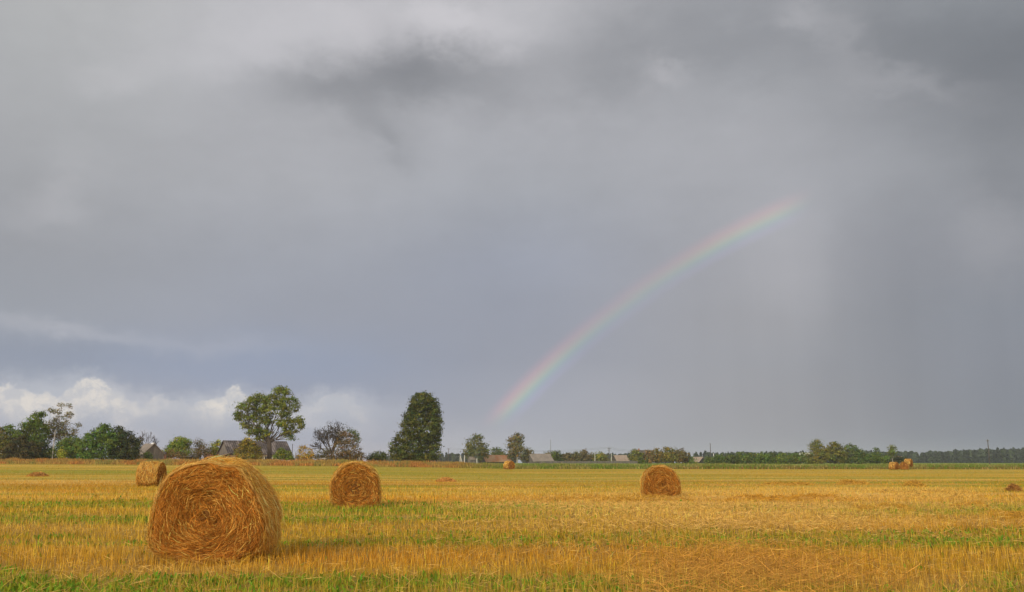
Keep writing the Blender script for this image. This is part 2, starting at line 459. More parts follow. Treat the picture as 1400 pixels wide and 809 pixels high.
# ------------------------------------------------------------------ blades
def blades(name, x, y, z, h, w, lean, leanaz, col, mat, bend=0.35, face=None, **k):
    """tapered bent blades: 5 verts, 1 quad + 1 tri"""
    n = len(x); r = RNG.random(n)
    fa = RNG.normal(0, .7, n) if face is None else face
    wx, wy = np.cos(fa) * w / 2, np.sin(fa) * w / 2
    dx, dy = np.cos(leanaz) * np.sin(lean), np.sin(leanaz) * np.sin(lean); dz = np.cos(lean)
    p0 = np.c_[x, y, z]; m = p0 + np.c_[dx, dy, dz] * (h * .55)[:, None]
    l2 = lean * (1 + bend)
    t = m + np.c_[np.cos(leanaz) * np.sin(l2), np.sin(leanaz) * np.sin(l2), np.cos(l2)] * (h * .45)[:, None]
    W = np.c_[wx, wy, np.zeros(n)]
    V = np.stack([p0 - W, p0 + W, m + W * .9, m - W * .9, t], 1).reshape(-1, 3)
    b = np.arange(n)[:, None] * 5
    q = b + np.array([[0, 1, 2, 3]]); tr = b + np.array([[3, 2, 4]])
    C = np.repeat(np.c_[col, np.ones(n)], 5, 0)
    return mesh_np(name, V, quads=q, tris=tr, mat=mat, attrs={'col': C}, **k)

MSTRAW = mat_attr('dry straw', 'col', 0, 0, .22, .75, .08)
MGRASS = mat_attr('grass blades', 'col', 0, 0, .3, .75, .08)
MLEAF = mat_attr('leaf surface', 'col', 0, 0, .25, .7, .12)

def sample_field(n, d0, d1, p, tmax=.68):
    """points with density falling as d**-p"""
    u = RNG.random(n); e = 2 - p
    d = (d0 ** e + u * (d1 ** e - d0 ** e)) ** (1 / e)
    return RNG.uniform(-tmax, tmax, n) * d, d

BALES_XY = []
def make_stubble():
    n = 620000
    x, y = sample_field(n, 6.5, 175, 1.55)
    col, gm = field_col(x, y)
    rows = .5 + .5 * np.cos(2 * pi * (x * .10 + y) / .30)    # drill rows
    dens = fbm(x / 1.1, y / .6, 77, 3) * .75 + rows * .25 * (y < 30)
    dens = dens * (1 - gm * .5)
    keep = RNG.random(n) < np.clip(.25 + 1.6 * (dens - .2), .15, 1) * (1 - .5 * sstep(y, 60, 140))
    for bx, by, br in BALES_XY: keep &= ((x - bx) ** 2 + ((y - by)) ** 2) > (br * .72) ** 2
    x, y, col, gm = x[keep], y[keep], col[keep], gm[keep]; n = len(x)
    hh = .55 + .9 * fbm(x / 6, y / 1.6, 55, 3)
    h = RNG.gamma(9, 1 / 9, n) * .135 * hh
    w = .0048 * (np.maximum(y, 10) / 11) ** .85 * RNG.uniform(.6, 1.5, n)
    lean = np.abs(RNG.normal(.10, .16, n)); flat = RNG.random(n) < (.10 + .35 * sstep(fbm(x / 3, y / 1.2, 91, 3), .5, .65))
    lean = np.where(flat, RNG.uniform(.7, 1.5, n), lean)
    h = np.where(flat, RNG.uniform(.12, .28, n), h); h = h * (1 - .45 * sstep(y, 35, 90)); h = h * (1 + .15 * (1 - sstep(y, 11, 16)))
    la = RNG.uniform(0, 2 * pi, n)
    br = 1 + (RNG.gamma(7, 1 / 7, n) - 1) * (1 - .7 * sstep(y, 25, 80))
    tint = RNG.random(n)
    c = col * br[:, None]
    pale = ((tint > .86) & (RNG.random(n) > sstep(y, 20, 60) * .8))[:, None]; c = np.where(pale, c * .4 + PALE[None] * .78 * RNG.uniform(.8, 1.15, n)[:, None], c)
    org = (tint < .14)[:, None]; c = np.where(org, c * .5 + ORANGE[None] * .5, c)
    c = c * np.array([1.15, 1.13, .82])
    tag(blades('stubble', x, y, terrain(x, y) - .01, h, w, lean, la, np.clip(c, 0, .85), MSTRAW), kind='stuff',
        label='cut golden stubble standing in rows all over the field', cat='stubble')
    # low green growth between the rows
    n = 150000
    x, y = sample_field(n, 6.5, 42, 1.5)
    col, gm = field_col(x, y)
    keep = RNG.random(n) < np.clip(gm * 1.3 - .16, .012, 1) * np.clip(2.6 * fbm(x / .5, y / .35, 66, 2) - .5, 0, 1)
    x, y = x[keep], y[keep]; n = len(x)
    h = RNG.uniform(.05, .12, n) * (1 + .4 * sstep(y, 20, 60)); w = RNG.uniform(.016, .04, n) * (y / 11) ** .5
    c = np.array([.13, .27, .02])[None] * RNG.uniform(.6, 1.5, n)[:, None] * np.c_[RNG.uniform(.7, 1.9, n), np.ones(n), np.ones(n)]
    tag(blades('undergrowth', x, y, terrain(x, y), h, w, RNG.uniform(.1, 1.2, n), RNG.uniform(0, 2 * pi, n), c, MGRASS, .6), kind='stuff',
        label='low bright green weeds growing between the stubble rows', cat='weeds')

# ------------------------------------------------------------------ straw strands
def ribbons(P, width, roll_n):
    """P: (n,k,3) polylines, width (n,), roll_n (n,k,3) surface normals -> verts, quads"""
    n, k, _ = P.shape
    T = np.gradient(P, axis=1); T /= np.linalg.norm(T, axis=2, keepdims=True) + 1e-9
    S = np.cross(T, roll_n); S /= np.linalg.norm(S, axis=2, keepdims=True) + 1e-9
    tp = np.ones(k); tp[0] = .5; tp[-1] = .35
    S = S * (width[:, None, None] / 2) * tp[None, :, None]
    V = np.stack([P - S, P + S], 2).reshape(-1, 3)
    b = (np.arange(n) * 2 * k)[:, None, None] + (np.arange(k - 1) * 2)[None, :, None]
    Q = (b + np.array([0, 1, 3, 2])[None, None]).reshape(-1, 4)
    return V, Q

def bale(loc, rz, label, R=.74, L=1.2, ns=40000, w=.006, seed=1, sag=.05, lum=1., wide=1.04, rough=1., straylen=1.):
    """round straw bale, axis along local Y, lying on the ground"""
    g = np.random.default_rng(seed)
    def rad(th, yy): # lumpy radius
        return R * (1 + (.016 * np.sin(2 * th + seed) + .010 * np.sin(5 * th + 2.1 * seed + yy * 2)) * rough + .045 * rough * (vnoise(th * 4 + 30, yy * 3 + 40, seed) - .5))
    def deform(P):
        x, y, z = P[..., 0] * wide, P[..., 1], P[..., 2]
        zc = z / R
        z2 = np.where(zc < -.55, R * (-.55 + (zc + .55) * .66), z)       # flattened underside
        x2 = x * (1 + sag * np.clip(-zc, -.3, 1) + .34 * np.clip(-zc - .1, 0, 1) ** 1.5)
        return np.stack([x2, y, z2 + R * .847], -1)
    # core
    nt_, nr, ny = 72, 14, 12
    th = np.linspace(0, 2 * pi, nt_, endpoint=False)
    prof = [(r, -L / 2 + .02 - .0 * r) for r in np.linspace(.02, .93, nr)] + [(.985, -L / 2 + .05)] + [(1, y) for y in np.linspace(-L / 2 + .10, L / 2 - .10, ny)] + [(.985, L / 2 - .05)] + [(r, L / 2 - .02) for r in np.linspace(.93, .02, nr)]
    V = []; 
    for r, y in prof:
        rr = rad(th, np.full(nt_, y)) * r * .965
        yy = y + (.008 * np.sin(r * 22 + th + seed) + .035 * (vnoise(r * 6 + 3, th * 2, seed + 3) - .5)) * (abs(y) > L / 2 - .04)
        V.append(np.c_[rr * np.sin(th), yy * np.ones(nt_), rr * np.cos(th)])
    V = deform(np.concatenate(V)); K = len(prof)
    i = np.arange(K * nt_).reshape(K, nt_); j = np.roll(i, -1, 1)
    Q = np.stack([i[:-1], i[1:], j[1:], j[:-1]], -1).reshape(-1, 4)
    cc = np.array([.20, .085, .020]) * lum
    C = [np.tile(cc, (len(V), 1)) * (.7 + .6 * g.random(len(V)))[:, None]]
    VS = [V]; QS = [Q]; off = len(V)
    # flank strands
    k = 5; s = np.linspace(-.5, .5, k)
    def add(P, Nn, wd, col):
        nonlocal off
        v, q = ribbons(P, wd, Nn); VS.append(v); QS.append(q + off); off += len(v)
        C.append(np.repeat(col, 2 * P.shape[1], 0))
    nf = int(ns * .52)
    th0 = g.uniform(0, 2 * pi, nf); y0 = g.uniform(-L / 2 + .01, L / 2 - .01, nf)
    ln = g.uniform(.10, .36, nf); an = g.normal(0, .38, nf) + (g.random(nf) < .12) * g.normal(0, 1., nf)
    lift = g.exponential(.010 + .004 * rough, nf); cv = g.normal(0, .05, nf)
    thp = th0[:, None] + s * (ln * np.cos(an) / R)[:, None]
    yp = np.clip(y0[:, None] + s * (ln * np.sin(an))[:, None] + (s ** 2) * cv[:, None], -L / 2, L / 2)
    tipup = np.abs(g.normal(0, .03, nf))[:, None] * np.clip(s * 2, 0, 1) ** 2
    rr = rad(thp, yp) * (.975 - .04 * np.clip((np.abs(yp) - L / 2 + .08) / .08, 0, 1)) + lift[:, None] + tipup
    P = np.stack([rr * np.sin(thp), yp, rr * np.cos(thp)], -1)
    Nn = np.stack([np.sin(thp), np.zeros_like(thp), np.cos(thp)], -1) + g.normal(0, .45, (nf, 1, 3))
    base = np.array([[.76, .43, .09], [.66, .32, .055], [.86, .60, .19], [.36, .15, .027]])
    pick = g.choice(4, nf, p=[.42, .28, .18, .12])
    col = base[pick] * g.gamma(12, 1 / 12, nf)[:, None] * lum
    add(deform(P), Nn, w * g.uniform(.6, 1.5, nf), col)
    # face strands (front and back)
    for side, nn in ((-1, int(ns * .38)), (1, int(ns * .10))):
        rho = np.sqrt(g.uniform(.0, 1., nn)) * .97; t0 = g.uniform(0, 2 * pi, nn)
        ln = g.uniform(.07, .26, nn) * np.clip(.55 + rho, 0, 1)
        an = g.normal(0.10, .42, nn) + (g.random(nn) < .15) * g.normal(0, 1.1, nn) + (rho < .25) * g.normal(0, 1.0, nn)
        # integrate along the spiral
        tt = t0[:, None] + s * (ln * np.cos(an) / np.maximum(rho * R, .10))[:, None]
        rp = np.clip(rho[:, None] + s * (ln * np.sin(an) / R)[:, None] + (s ** 2) * g.normal(0, .06, nn)[:, None], .0, 1.0)
        base_r = rad(tt, np.full_like(tt, side * L / 2)) * rp * .985
        ring = .006 * np.sin(rp * 30 + tt + seed)
        out = g.exponential(.012, nn)[:, None] + np.abs(g.normal(0, .025, nn))[:, None] * np.clip(s * 2, 0, 1) ** 2
        dish = -.025 * rough * np.clip(1 - np.abs(rp - .05) / .35, 0, 1) - .05 * np.clip((rp - .88) / .12, 0, 1) ** 2 
        lump = .05 * rough * (vnoise(rp * 5 + 3, np.mod(tt, 2 * pi) * 1.5, seed + 3) - .5)
        yp = side * (L / 2 - .012 + ring + dish + lump + out)
        P = np.stack([base_r * np.sin(tt), yp, base_r * np.cos(tt)], -1)
        Nn = np.zeros_like(P); Nn[..., 1] = side; Nn = Nn + g.normal(0, .45, (nn, 1, 3))
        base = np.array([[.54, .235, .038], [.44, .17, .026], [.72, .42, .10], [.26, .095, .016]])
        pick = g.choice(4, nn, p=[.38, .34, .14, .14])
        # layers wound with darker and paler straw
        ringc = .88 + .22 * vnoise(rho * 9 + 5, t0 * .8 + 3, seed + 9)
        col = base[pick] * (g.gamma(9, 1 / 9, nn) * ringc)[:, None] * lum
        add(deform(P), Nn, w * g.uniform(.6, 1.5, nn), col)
    # stray loose ends on top and round the rim
    nn = int(ns * .09)
    th0 = g.normal(0, .9, nn); y0 = g.uniform(-L / 2, L / 2, nn)
    ln = g.uniform(.08, .24, nn) * straylen; sg = g.choice([-1, 1], nn); up = g.uniform(.05, .55, nn)
    yd = g.normal(0, .5, nn)
    q = (s + .5)[None]
    thp = th0[:, None] + q * (sg * ln * np.cos(up) / R)[:, None]
    rr = rad(thp, y0[:, None] * np.ones_like(thp)) * .98 + q * (ln * np.sin(up) * .55)[:, None]
    yp = y0[:, None] + q * (ln * yd * .6)[:, None]
    P = np.stack([rr * np.sin(thp), yp, rr * np.cos(thp)], -1)
    Nn = g.normal(0, 1, (nn, 1, 3)) * np.ones((1, k, 1))
    col = np.array([.70, .42, .12])[None] * g.gamma(20, 1 / 20, nn)[:, None] * lum
    add(deform(P), Nn, w * .8 * g.uniform(.6, 1.3, nn), col)
    # straw fallen round the foot
    nn = int(ns * .05)
    a = g.uniform(0, 2 * pi, nn); q = 1 + g.exponential(.12, nn)
    cx = np.sin(a) * (R * .62) * q; cy = np.cos(a) * (L / 2) * q
    d = g.uniform(0, 2 * pi, nn); ln = g.uniform(.1, .3, nn)
    zz = g.uniform(0.0, .10, nn); tl = g.normal(0, .25, nn)
    P = np.stack([cx[:, None] + s * (ln * np.cos(d))[:, None], cy[:, None] + s * (ln * np.sin(d))[:, None], np.maximum(zz[:, None] + s * (ln * tl)[:, None], .0)], -1)
    Nn = np.zeros_like(P); Nn[..., 2] = 1; Nn = Nn + g.normal(0, .4, (nn, 1, 3))
    col = np.array([.60, .33, .08])[None] * g.gamma(12, 1 / 12, nn)[:, None] * lum
    add(P, Nn, w * g.uniform(.7, 1.4, nn), col)
    V = np.concatenate(VS); Q = np.concatenate(QS); Cc = np.clip(np.concatenate(C), 0, .9)
    o = mesh_np('straw_bale', V, quads=Q, mat=MSTRAW, attrs={'col': np.c_[Cc, np.ones(len(Cc))]}, loc=loc)
    o.rotation_euler = (0, 0, rz)
    BALES_XY.append((loc[0], loc[1], max(R * 1.1, L / 2)))
    return tag(o, label, 'straw bale', 'round straw bales on the field')

def bale_at(px, d, depth_off, rz, label, **k):
    x, y, z = ground_at(px, d, .0)
    y2 = y + depth_off; x2 = x * y2 / y
    return bale((x2, y2, gz(x2, y2) - .02), rz, label, **k)

# nearest bale: end face square to us
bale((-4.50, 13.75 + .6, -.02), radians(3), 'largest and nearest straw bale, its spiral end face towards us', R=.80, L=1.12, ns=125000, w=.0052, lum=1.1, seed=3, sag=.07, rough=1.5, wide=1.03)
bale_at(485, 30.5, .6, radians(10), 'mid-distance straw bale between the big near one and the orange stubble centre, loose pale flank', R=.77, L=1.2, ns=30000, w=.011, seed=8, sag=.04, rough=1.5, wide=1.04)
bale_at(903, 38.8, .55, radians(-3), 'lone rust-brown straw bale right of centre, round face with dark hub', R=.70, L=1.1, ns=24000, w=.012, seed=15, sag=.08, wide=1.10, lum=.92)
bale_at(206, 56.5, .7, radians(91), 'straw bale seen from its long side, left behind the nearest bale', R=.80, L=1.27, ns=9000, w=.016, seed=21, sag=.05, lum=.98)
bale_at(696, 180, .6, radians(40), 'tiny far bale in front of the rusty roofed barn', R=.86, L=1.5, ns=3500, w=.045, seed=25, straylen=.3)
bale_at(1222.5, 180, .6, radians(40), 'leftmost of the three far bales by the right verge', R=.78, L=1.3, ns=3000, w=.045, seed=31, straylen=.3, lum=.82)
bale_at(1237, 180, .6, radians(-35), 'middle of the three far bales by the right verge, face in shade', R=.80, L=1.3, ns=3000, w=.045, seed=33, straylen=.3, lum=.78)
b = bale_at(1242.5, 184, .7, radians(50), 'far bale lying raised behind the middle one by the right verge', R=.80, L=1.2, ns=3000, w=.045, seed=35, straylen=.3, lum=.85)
b.location.z += .62; b.rotation_euler[1] = radians(12)

make_stubble()

# ------------------------------------------------------------------ loose straw left in windrows (right half) and small heaps
def straw_cloud(x, y, z, n, w0, ln0, lum, col0):
    g = RNG
    d = g.uniform(0, 2 * pi, n); ln = g.uniform(.4, 1., n) * ln0; tl = g.normal(0, .35, n); s = np.linspace(-.5, .5, 3)
    P = np.stack([x[:, None] + s * (ln * np.cos(d))[:, None], y[:, None] + s * (ln * np.sin(d))[:, None], np.maximum(z[:, None] + s * (ln * tl)[:, None], z[:, None] * 0 - 9)], -1)
    Nn = np.zeros_like(P); Nn[..., 2] = .7; Nn[..., 1] = -.7; Nn = Nn + g.normal(0, .5, (n, 1, 3))
    V, Q = ribbons(P, w0 * g.uniform(.6, 1.5, n), Nn)
    C = np.repeat(np.clip(col0 * g.gamma(10, 1 / 10, n)[:, None] * lum, 0, .9), 6, 0)
    return V, Q, C

def windrows():
    VS, QS, CS = [], [], []; off = 0
    rows = [(1143, 1185, 661, .35, 'B'), (1232, 1262, 663.5, .3, 'B'), (1044, 1110, 661, .15, 'B'), (990, 1170, 681, .16, 'O'), (1158, 1245, 694, .17, 'B'), (740, 945, 682, .10, 'B'),
            (1295, 1345, 690, .12, 'O'), (1340, 1400, 702, .14, 'B'), (1180, 1330, 671, .10, 'P'), (860, 1010, 693, .08, 'P'), (600, 700, 668, .08, 'P'), (1000, 1300, 712, .06, 'P'), (1225, 1330, 678, .12, 'P')]
    for x0, x1, py, h, c in rows:
        d = 1.45 * F / (py - 632); n = int(1500 * (x1 - x0) / 60)
        px = RNG.uniform(x0, x1, n); lum = 1.
        q = RNG.normal(0, 1, n) * .5; u = (px - x0) / (x1 - x0)
        env = np.clip(np.minimum(u, 1 - u) * 5, 0, 1) * (.35 + .9 * vnoise(px / 9, np.full(n, py), 3))
        yy = d + q * 1.1 + (vnoise(px / 14, np.full(n, py), 4) - .5) * 3.5 * d / 40; x = (px - 700) / F * yy * cos(TH)
        z = terrain(x, yy) + h * env * np.exp(-q * q) * RNG.uniform(.3, 1.1, n)
        cc = (CM[c] * .55 + GOLD * .45)[None]
        V, Q, C = straw_cloud(x, yy, z, n, .009 * (d / 20), .35 * (d / 30) ** .5, lum * 1.15, cc)
        VS.append(V); QS.append(Q + off); CS.append(C); off += len(V)
    # pale trampled straw spread over the right middle of the field
    n = 52000
    px = RNG.normal(1040, 230, n); py = RNG.normal(688, 16, n); k = (py > 658) & (py < 735) & (px < 1430) & (px > 600); px = px[k]; py = py[k]
    y = 1.45 * F / (py - 632); x = (px - 700) / F * y * cos(TH)
    k = RNG.random(len(x)) < np.clip(fbm(x / 7, y / 1.6, 83, 3) * 3.4 - 1.2, .05, 1); x, y = x[k], y[k]; n = len(x)
    z = terrain(x, y) + RNG.uniform(.03, .12, n)
    V, Q, C = straw_cloud(x, y, z, n, .009, .22, 1.0, PALE[None] * np.array([[1.05, 1.02, 1.]]))
    VS.append(V); QS.append(Q + off); CS.append(C); off += len(V)
    # flattened rusty straw patch near, right of the middle
    n = 5500
    px = RNG.normal(1010, 95, n); py = RNG.normal(775, 22, n); k = (py > 735); px = px[k]; py = py[k]; n = len(px)
    y = 1.45 * F / (py - 632); x = (px - 700) / F * y * cos(TH); z = terrain(x, y) + RNG.uniform(.06, .16, n)
    V, Q, C = straw_cloud(x, y, z, n, .006, .30, 1.0, (ORANGE * .7 + PALE * .3)[None])
    VS.append(V); QS.append(Q + off); CS.append(C); off += len(V)
    # scattered loose straw on the near and middle field
    n = 52000
    x, y = sample_field(n, 7, 80, 1.5)
    k = RNG.random(n) < np.clip(fbm(x / 4, y / 1.5, 81, 3) * 2.2 - .55, .08, 1); x, y = x[k], y[k]; n = len(x)
    z = terrain(x, y) + RNG.uniform(.02, .13, n)
    V, Q, C = straw_cloud(x, y, z, n, .005 * 1, .26, 1.0, PALE[None] * .95)
    sc = None
    VS.append(V); QS.append(Q + off); CS.append(C); off += len(V)
    C = np.concatenate(CS)
    tag(mesh_np('loose_straw', np.concatenate(VS), quads=np.concatenate(QS), mat=MSTRAW, attrs={'col': np.c_[C, np.ones(len(C))]}), kind='stuff',
        label='loose pale straw lying in low windrows over the stubble', cat='straw')
windrows()

def heap(px, d, r, h, label, lum=1.):
    x, y, z = ground_at(px, d, 0); n = 900
    a = RNG.uniform(0, 2 * pi, n); q = np.sqrt(RNG.random(n)) 
    X = np.cos(a) * q * r; Yy = np.sin(a) * q * r; Z = h * (1 - q * q) * RNG.uniform(.2, 1.1, n) + .02
    V, Q, C = straw_cloud(X, Yy, Z, n, .03 * d / 60, .3, lum, np.array([[.55, .27, .07]]))
    tag(mesh_np('straw_heap', V, quads=Q, mat=MSTRAW, attrs={'col': np.c_[C, np.ones(len(C))]}, loc=(x, y, z)), label, 'straw heap')
heap(609, 72, .8, .32, 'small pale straw heap left of centre, beyond the bales')
heap(1386, 48, .38, .36, 'brown tuft of straw near the right edge of the field', .75)
heap(52, 84, .9, .38, 'rusty straw heap far left of the field', .85)

# ------------------------------------------------------------------ verge beyond the field
def verge():
    n = 150000
    px = RNG.uniform(-260, 1660, n); d = 190 + RNG.gamma(1.6, 5.5, n); d = np.minimum(d, 232)
    x = (px - 700) / F * d * cos(TH)
    g = sstep(px + 60 * (fbm(px / 40, d / 6, 3, 2) - .5), 600, 700)
    h = (1.15 * (1 - g) + .98 * g) * RNG.uniform(.45, 1.1, n) * (.55 + .85 * fbm(px / 18, d / 8, 12, 3))
    dry = np.array([.46, .22, .055]); dry2 = np.array([.40, .27, .07]); gr = np.array([.15, .22, .028]); ol = np.array([.26, .25, .06]); be = np.array([.46, .34, .14]); br = np.array([.24, .13, .04])
    t = fbm(px / 26, d / 5, 15, 3)[:, None]
    cl = dry * (1 - sstep(t, .4, .6)) + dry2 * sstep(t, .4, .6)
    t2 = fbm(px / 22, d / 4, 18, 3)[:, None]
    cr = gr * (1 - sstep(t2, .42, .62)) + ol * sstep(t2, .42, .62)
    r = RNG.random(n)[:, None]
    cr = np.where(r > .86, be, cr)
    front = (d < 193)[:, None] & (px > 900)[:, None] & (RNG.random(n) < .4)[:, None]
    cr = np.where(front, br, cr)
    c = cl * (1 - g[:, None]) + cr * g[:, None]
    gg = ((fbm(px / 15, d / 9, 30, 2) > .62) & (RNG.random(n) < .6))[:, None]
    c = np.where(gg & (g < .5)[:, None], ol * np.ones((n, 1)), c)
    c = c * RNG.gamma(12, 1 / 12, n)[:, None]
    h = np.where((d < 193), h * .6, h)
    tag(blades('verge_grass', x, d, terrain(x, d) - .02, h, RNG.uniform(.05, .14, n), np.abs(RNG.normal(.15, .2, n)), RNG.uniform(0, 2 * pi, n), c, MGRASS), kind='stuff',
        label='tall unmown grass strip at the far edge of the field, dry on the left and green on the right', cat='grass')
verge()

# ------------------------------------------------------------------ trees
MBARK = {k: mat_noise('bark ' + k, a, b, 3, (1, 1, .3)) for k, a, b in (
    ('brown', (.06, .047, .036), (.11, .085, .065)), ('grey', (.15, .13, .115), (.24, .21, .19)), ('pale', (.30, .28, .235), (.42, .39, .33)), ('dark', (.055, .045, .038), (.10, .085, .07)))}

def crown_mesh(blobs, org, dens, leaf, col, seed, clump=.9, var=.22, tops=1.):
    """blobs: (x,y,z,rx,ry,rz) relative to org. Leaf-clump quads through the volume."""
    g = np.random.default_rng(seed); PS = []; CS = []; NS = []
    for bx, by, bz, rx, ry, rz in blobs:
        area = 4 * pi * ((rx * rz) ** .8 + (rx * ry) ** .8 + (ry * rz) ** .8) / 3
        nc = max(5, int(area * 1.15 / (clump ** 2)))
        dirs = g.normal(0, 1, (nc, 3)); dirs /= np.linalg.norm(dirs, axis=1, keepdims=True)
        rr = g.uniform(.35, 1.02, nc) ** .6
        cen = dirs * rr[:, None] * np.array([rx, ry, rz])
        m = max(3, int(dens * clump ** 2 * 1.2))
        spread = clump * np.array([.52, .52, .30])
        off = g.normal(0, 1, (nc, m, 3)) * spread * g.uniform(.6, 1.3, (nc, 1, 1))
        P = cen[:, None] + off
        cj = np.exp(g.normal(0, var, nc))[:, None] * np.exp(g.normal(0, .16, (nc, m)))
        hue = g.normal(0, .10, (nc, 1)) + g.normal(0, .06, (nc, m))
        c = np.stack([col[0] * cj * (1 + hue * 1.6), col[1] * cj, col[2] * cj * (1 - hue)], -1)
        nn = off / (np.linalg.norm(off, axis=2, keepdims=True) + .01) * .6 + dirs[:, None] * .7 + g.normal(0, .45, (nc, m, 3)) + np.array([0, 0, .45])
        PS.append((P + np.array([bx, by, bz])).reshape(-1, 3)); CS.append(c.reshape(-1, 3)); NS.append(nn.reshape(-1, 3))
    P = np.concatenate(PS); c = np.concatenate(CS); nn = np.concatenate(NS); n = len(P)
    ok = P[:, 2] > .05; P, c, nn = P[ok], c[ok], nn[ok]; n = len(P)
    nn /= np.linalg.norm(nn, axis=1, keepdims=True)
    a = np.cross(nn, g.normal(0, 1, (n, 3))); a /= np.linalg.norm(a, axis=1, keepdims=True); b = np.cross(nn, a)
    s = leaf * g.uniform(.5, 1.25, n)[:, None]
    V = np.stack([P - a * s * .5, P - b * s * .32 + nn * s * .08, P + a * s * .5, P + b * s * .32 + nn * s * .08], 1).reshape(-1, 3)
    Q = np.arange(4 * n).reshape(-1, 4)
    return V, Q, np.repeat(np.clip(np.c_[c, np.ones(n)], 0, 1), 4, 0)

def limb(mb, a, b, r0, r1, rnd, k=5, seg=5, curve=.10):
    a = np.array(a, float); b = np.array(b, float); L = np.linalg.norm(b - a)
    pts = [a + (b - a) * t + (np.array([rnd.gauss(0, 1), rnd.gauss(0, 1), rnd.gauss(0, .6)]) * L * curve * sin(pi * t) * .6 + np.array([0, 0, -L * .06 * sin(pi * t)]) if 0 < t < 1 else 0) for t in np.linspace(0, 1, seg)]
    mb.tube(pts, [r0 + (r1 - r0) * t for t in np.linspace(0, 1, seg)], k)
    return pts

def twigs(mb, p, d, L, r, depth, rnd, spread=.6, minr=.02, n=3, droop=0.):
    """recursive bare branching"""
    d = np.array(d) / np.linalg.norm(d); e = p + d * L + np.array([0, 0, -droop * L])
    mid = (p + e) / 2 + np.array([rnd.gauss(0, 1) for _ in range(3)]) * L * .06
    mb.tube([p, mid, e], [r, max(r * .8, minr), max(r * .6, minr)], 4 if depth < 2 else 5)
    if depth == 0: return
    for i in range(n):
        t = rnd.uniform(.45, 1.)
        q = p + (e - p) * t
        nd = d + np.array([rnd.gauss(0, spread), rnd.gauss(0, spread), rnd.gauss(.12, spread * .6)])
        twigs(mb, q, nd, L * rnd.uniform(.55, .8), max(r * .58, minr), depth - 1, rnd, spread, minr, n, droop)

def tree(name, label, d, base, blobs, col, fork=None, bark='brown', trunk_r=.25, dens=26, leaf=.42, clump=.9, cat='tree', group=None, seed=None, depth_k=.85, var=.22, second=True):
    """blobs: (px, py, rx, ry) in the photo, turned into real ellipsoids round the trunk"""
    seed = seed if seed is not None else int(base[0] * 7 + d) % 9999
    rnd = random.Random(seed); g = np.random.default_rng(seed)
    ox, oy, oz = ground_at(base[0], d, .05)
    k = d / (F * cos(TH))
    root = empty(name, (ox, oy, oz), label=label, cat=cat, group=group)
    B = []
    for q in blobs:
        px, py, rx, ry = q[:4]
        x, y, z = at(px, py, d)
        dy = q[4] if len(q) > 4 else g.normal(0, .35) * rx * k
        B.append((x - ox, dy, z - oz, rx * k, rx * k * depth_k, ry * k))
    V, Q, C = crown_mesh(B, None, dens, leaf, (col[0] * 1.95, col[1] * 1.6, col[2] * 1.15), seed, clump, var)
    mesh_np('crown', V, quads=Q, mat=MLEAF, parent=root, attrs={'col': C})
    mb = MB()
    if fork is None: fork = (base[0], base[1] - (base[1] - min(q[1] for q in blobs)) * .35)
    fx, fy, fz = at(fork[0], fork[1], d); f = np.array([fx - ox, 0, fz - oz])
    mb.tube([(0, 0, 0), (0.02, 0, .35), f * .5 + np.array([.08, 0, 0]), f], [trunk_r * 1.5, trunk_r * 1.08, trunk_r * .95, trunk_r * .85], 8)
    for bx, by, bz, rx, ry, rz in B:
        if bz < f[2] * .8 : continue
        r0 = trunk_r * min(.42, .16 + .07 * rx)
        pts = limb(mb, f + np.array([0, 0, -rnd.uniform(0, .3) * f[2]]) * (1 if bz > f[2] * 1.6 else .5), (bx, by, bz + rz * .1), r0, r0 * .3, rnd)
        if second:
            for _ in range(4):
                t = rnd.choice(pts[2:]); v = np.array([rnd.gauss(0, 1), rnd.gauss(0, 1), abs(rnd.gauss(0, .8))]); v /= np.linalg.norm(v)
                limb(mb, t, np.array((bx, by, bz)) + v * np.array([rx, ry, rz]) * .8, r0 * .35, r0 * .1, rnd, 4, 4)
    mb.build('trunk', MBARK[bark], root)
    return root

G_MID = (.062, .105, .022); G_BRI = (.088, .135, .022); G_DRK = (.038, .058, .020); G_OLV = (.095, .105, .028); G_YEL = (.24, .19, .03); G_BRN = (.080, .078, .042); G_GRY = (.10, .105, .055); G_AUT = (.24, .20, .03)

# --- left cluster
tree('broadleaf_tree', 'ragged dark green tree at the left edge with a lighter green top shoot', 207, (34, 630), [(48, 572, 9, 9), (56, 566, 5, 6), (40, 580, 13, 8), (32, 592, 16, 12), (52, 592, 12, 14), (58, 582, 8, 8), (22, 600, 16, 14), (45, 610, 14, 14), (14, 586, 9, 6)], G_MID, bark='dark', trunk_r=.28, clump=.8)
tree('leafy_bush', 'yellowish green bush cut by the left edge of the picture', 205, (4, 630), [(2, 600, 9, 8), (6, 612, 10, 14), (-6, 590, 9, 8), (-10, 610, 12, 14)], G_OLV, cat='bush', trunk_r=.12)
tree('leafy_bush', 'very dark brownish bush low in front of the left edge trees', 203, (26, 631), [(22, 608, 15, 13), (38, 616, 14, 12), (14, 618, 12, 11), (30, 622, 16, 8)], (.042, .045, .022), cat='bush', trunk_r=.12, dens=34)
tree('leafy_bush', 'dark green bush between the left edge tree and the sparse tall tree', 206, (56, 630), [(56, 612, 12, 12), (62, 618, 10, 9), (70, 621, 8, 8), (50, 622, 12, 7)], G_DRK, cat='bush', trunk_r=.12, dens=32)
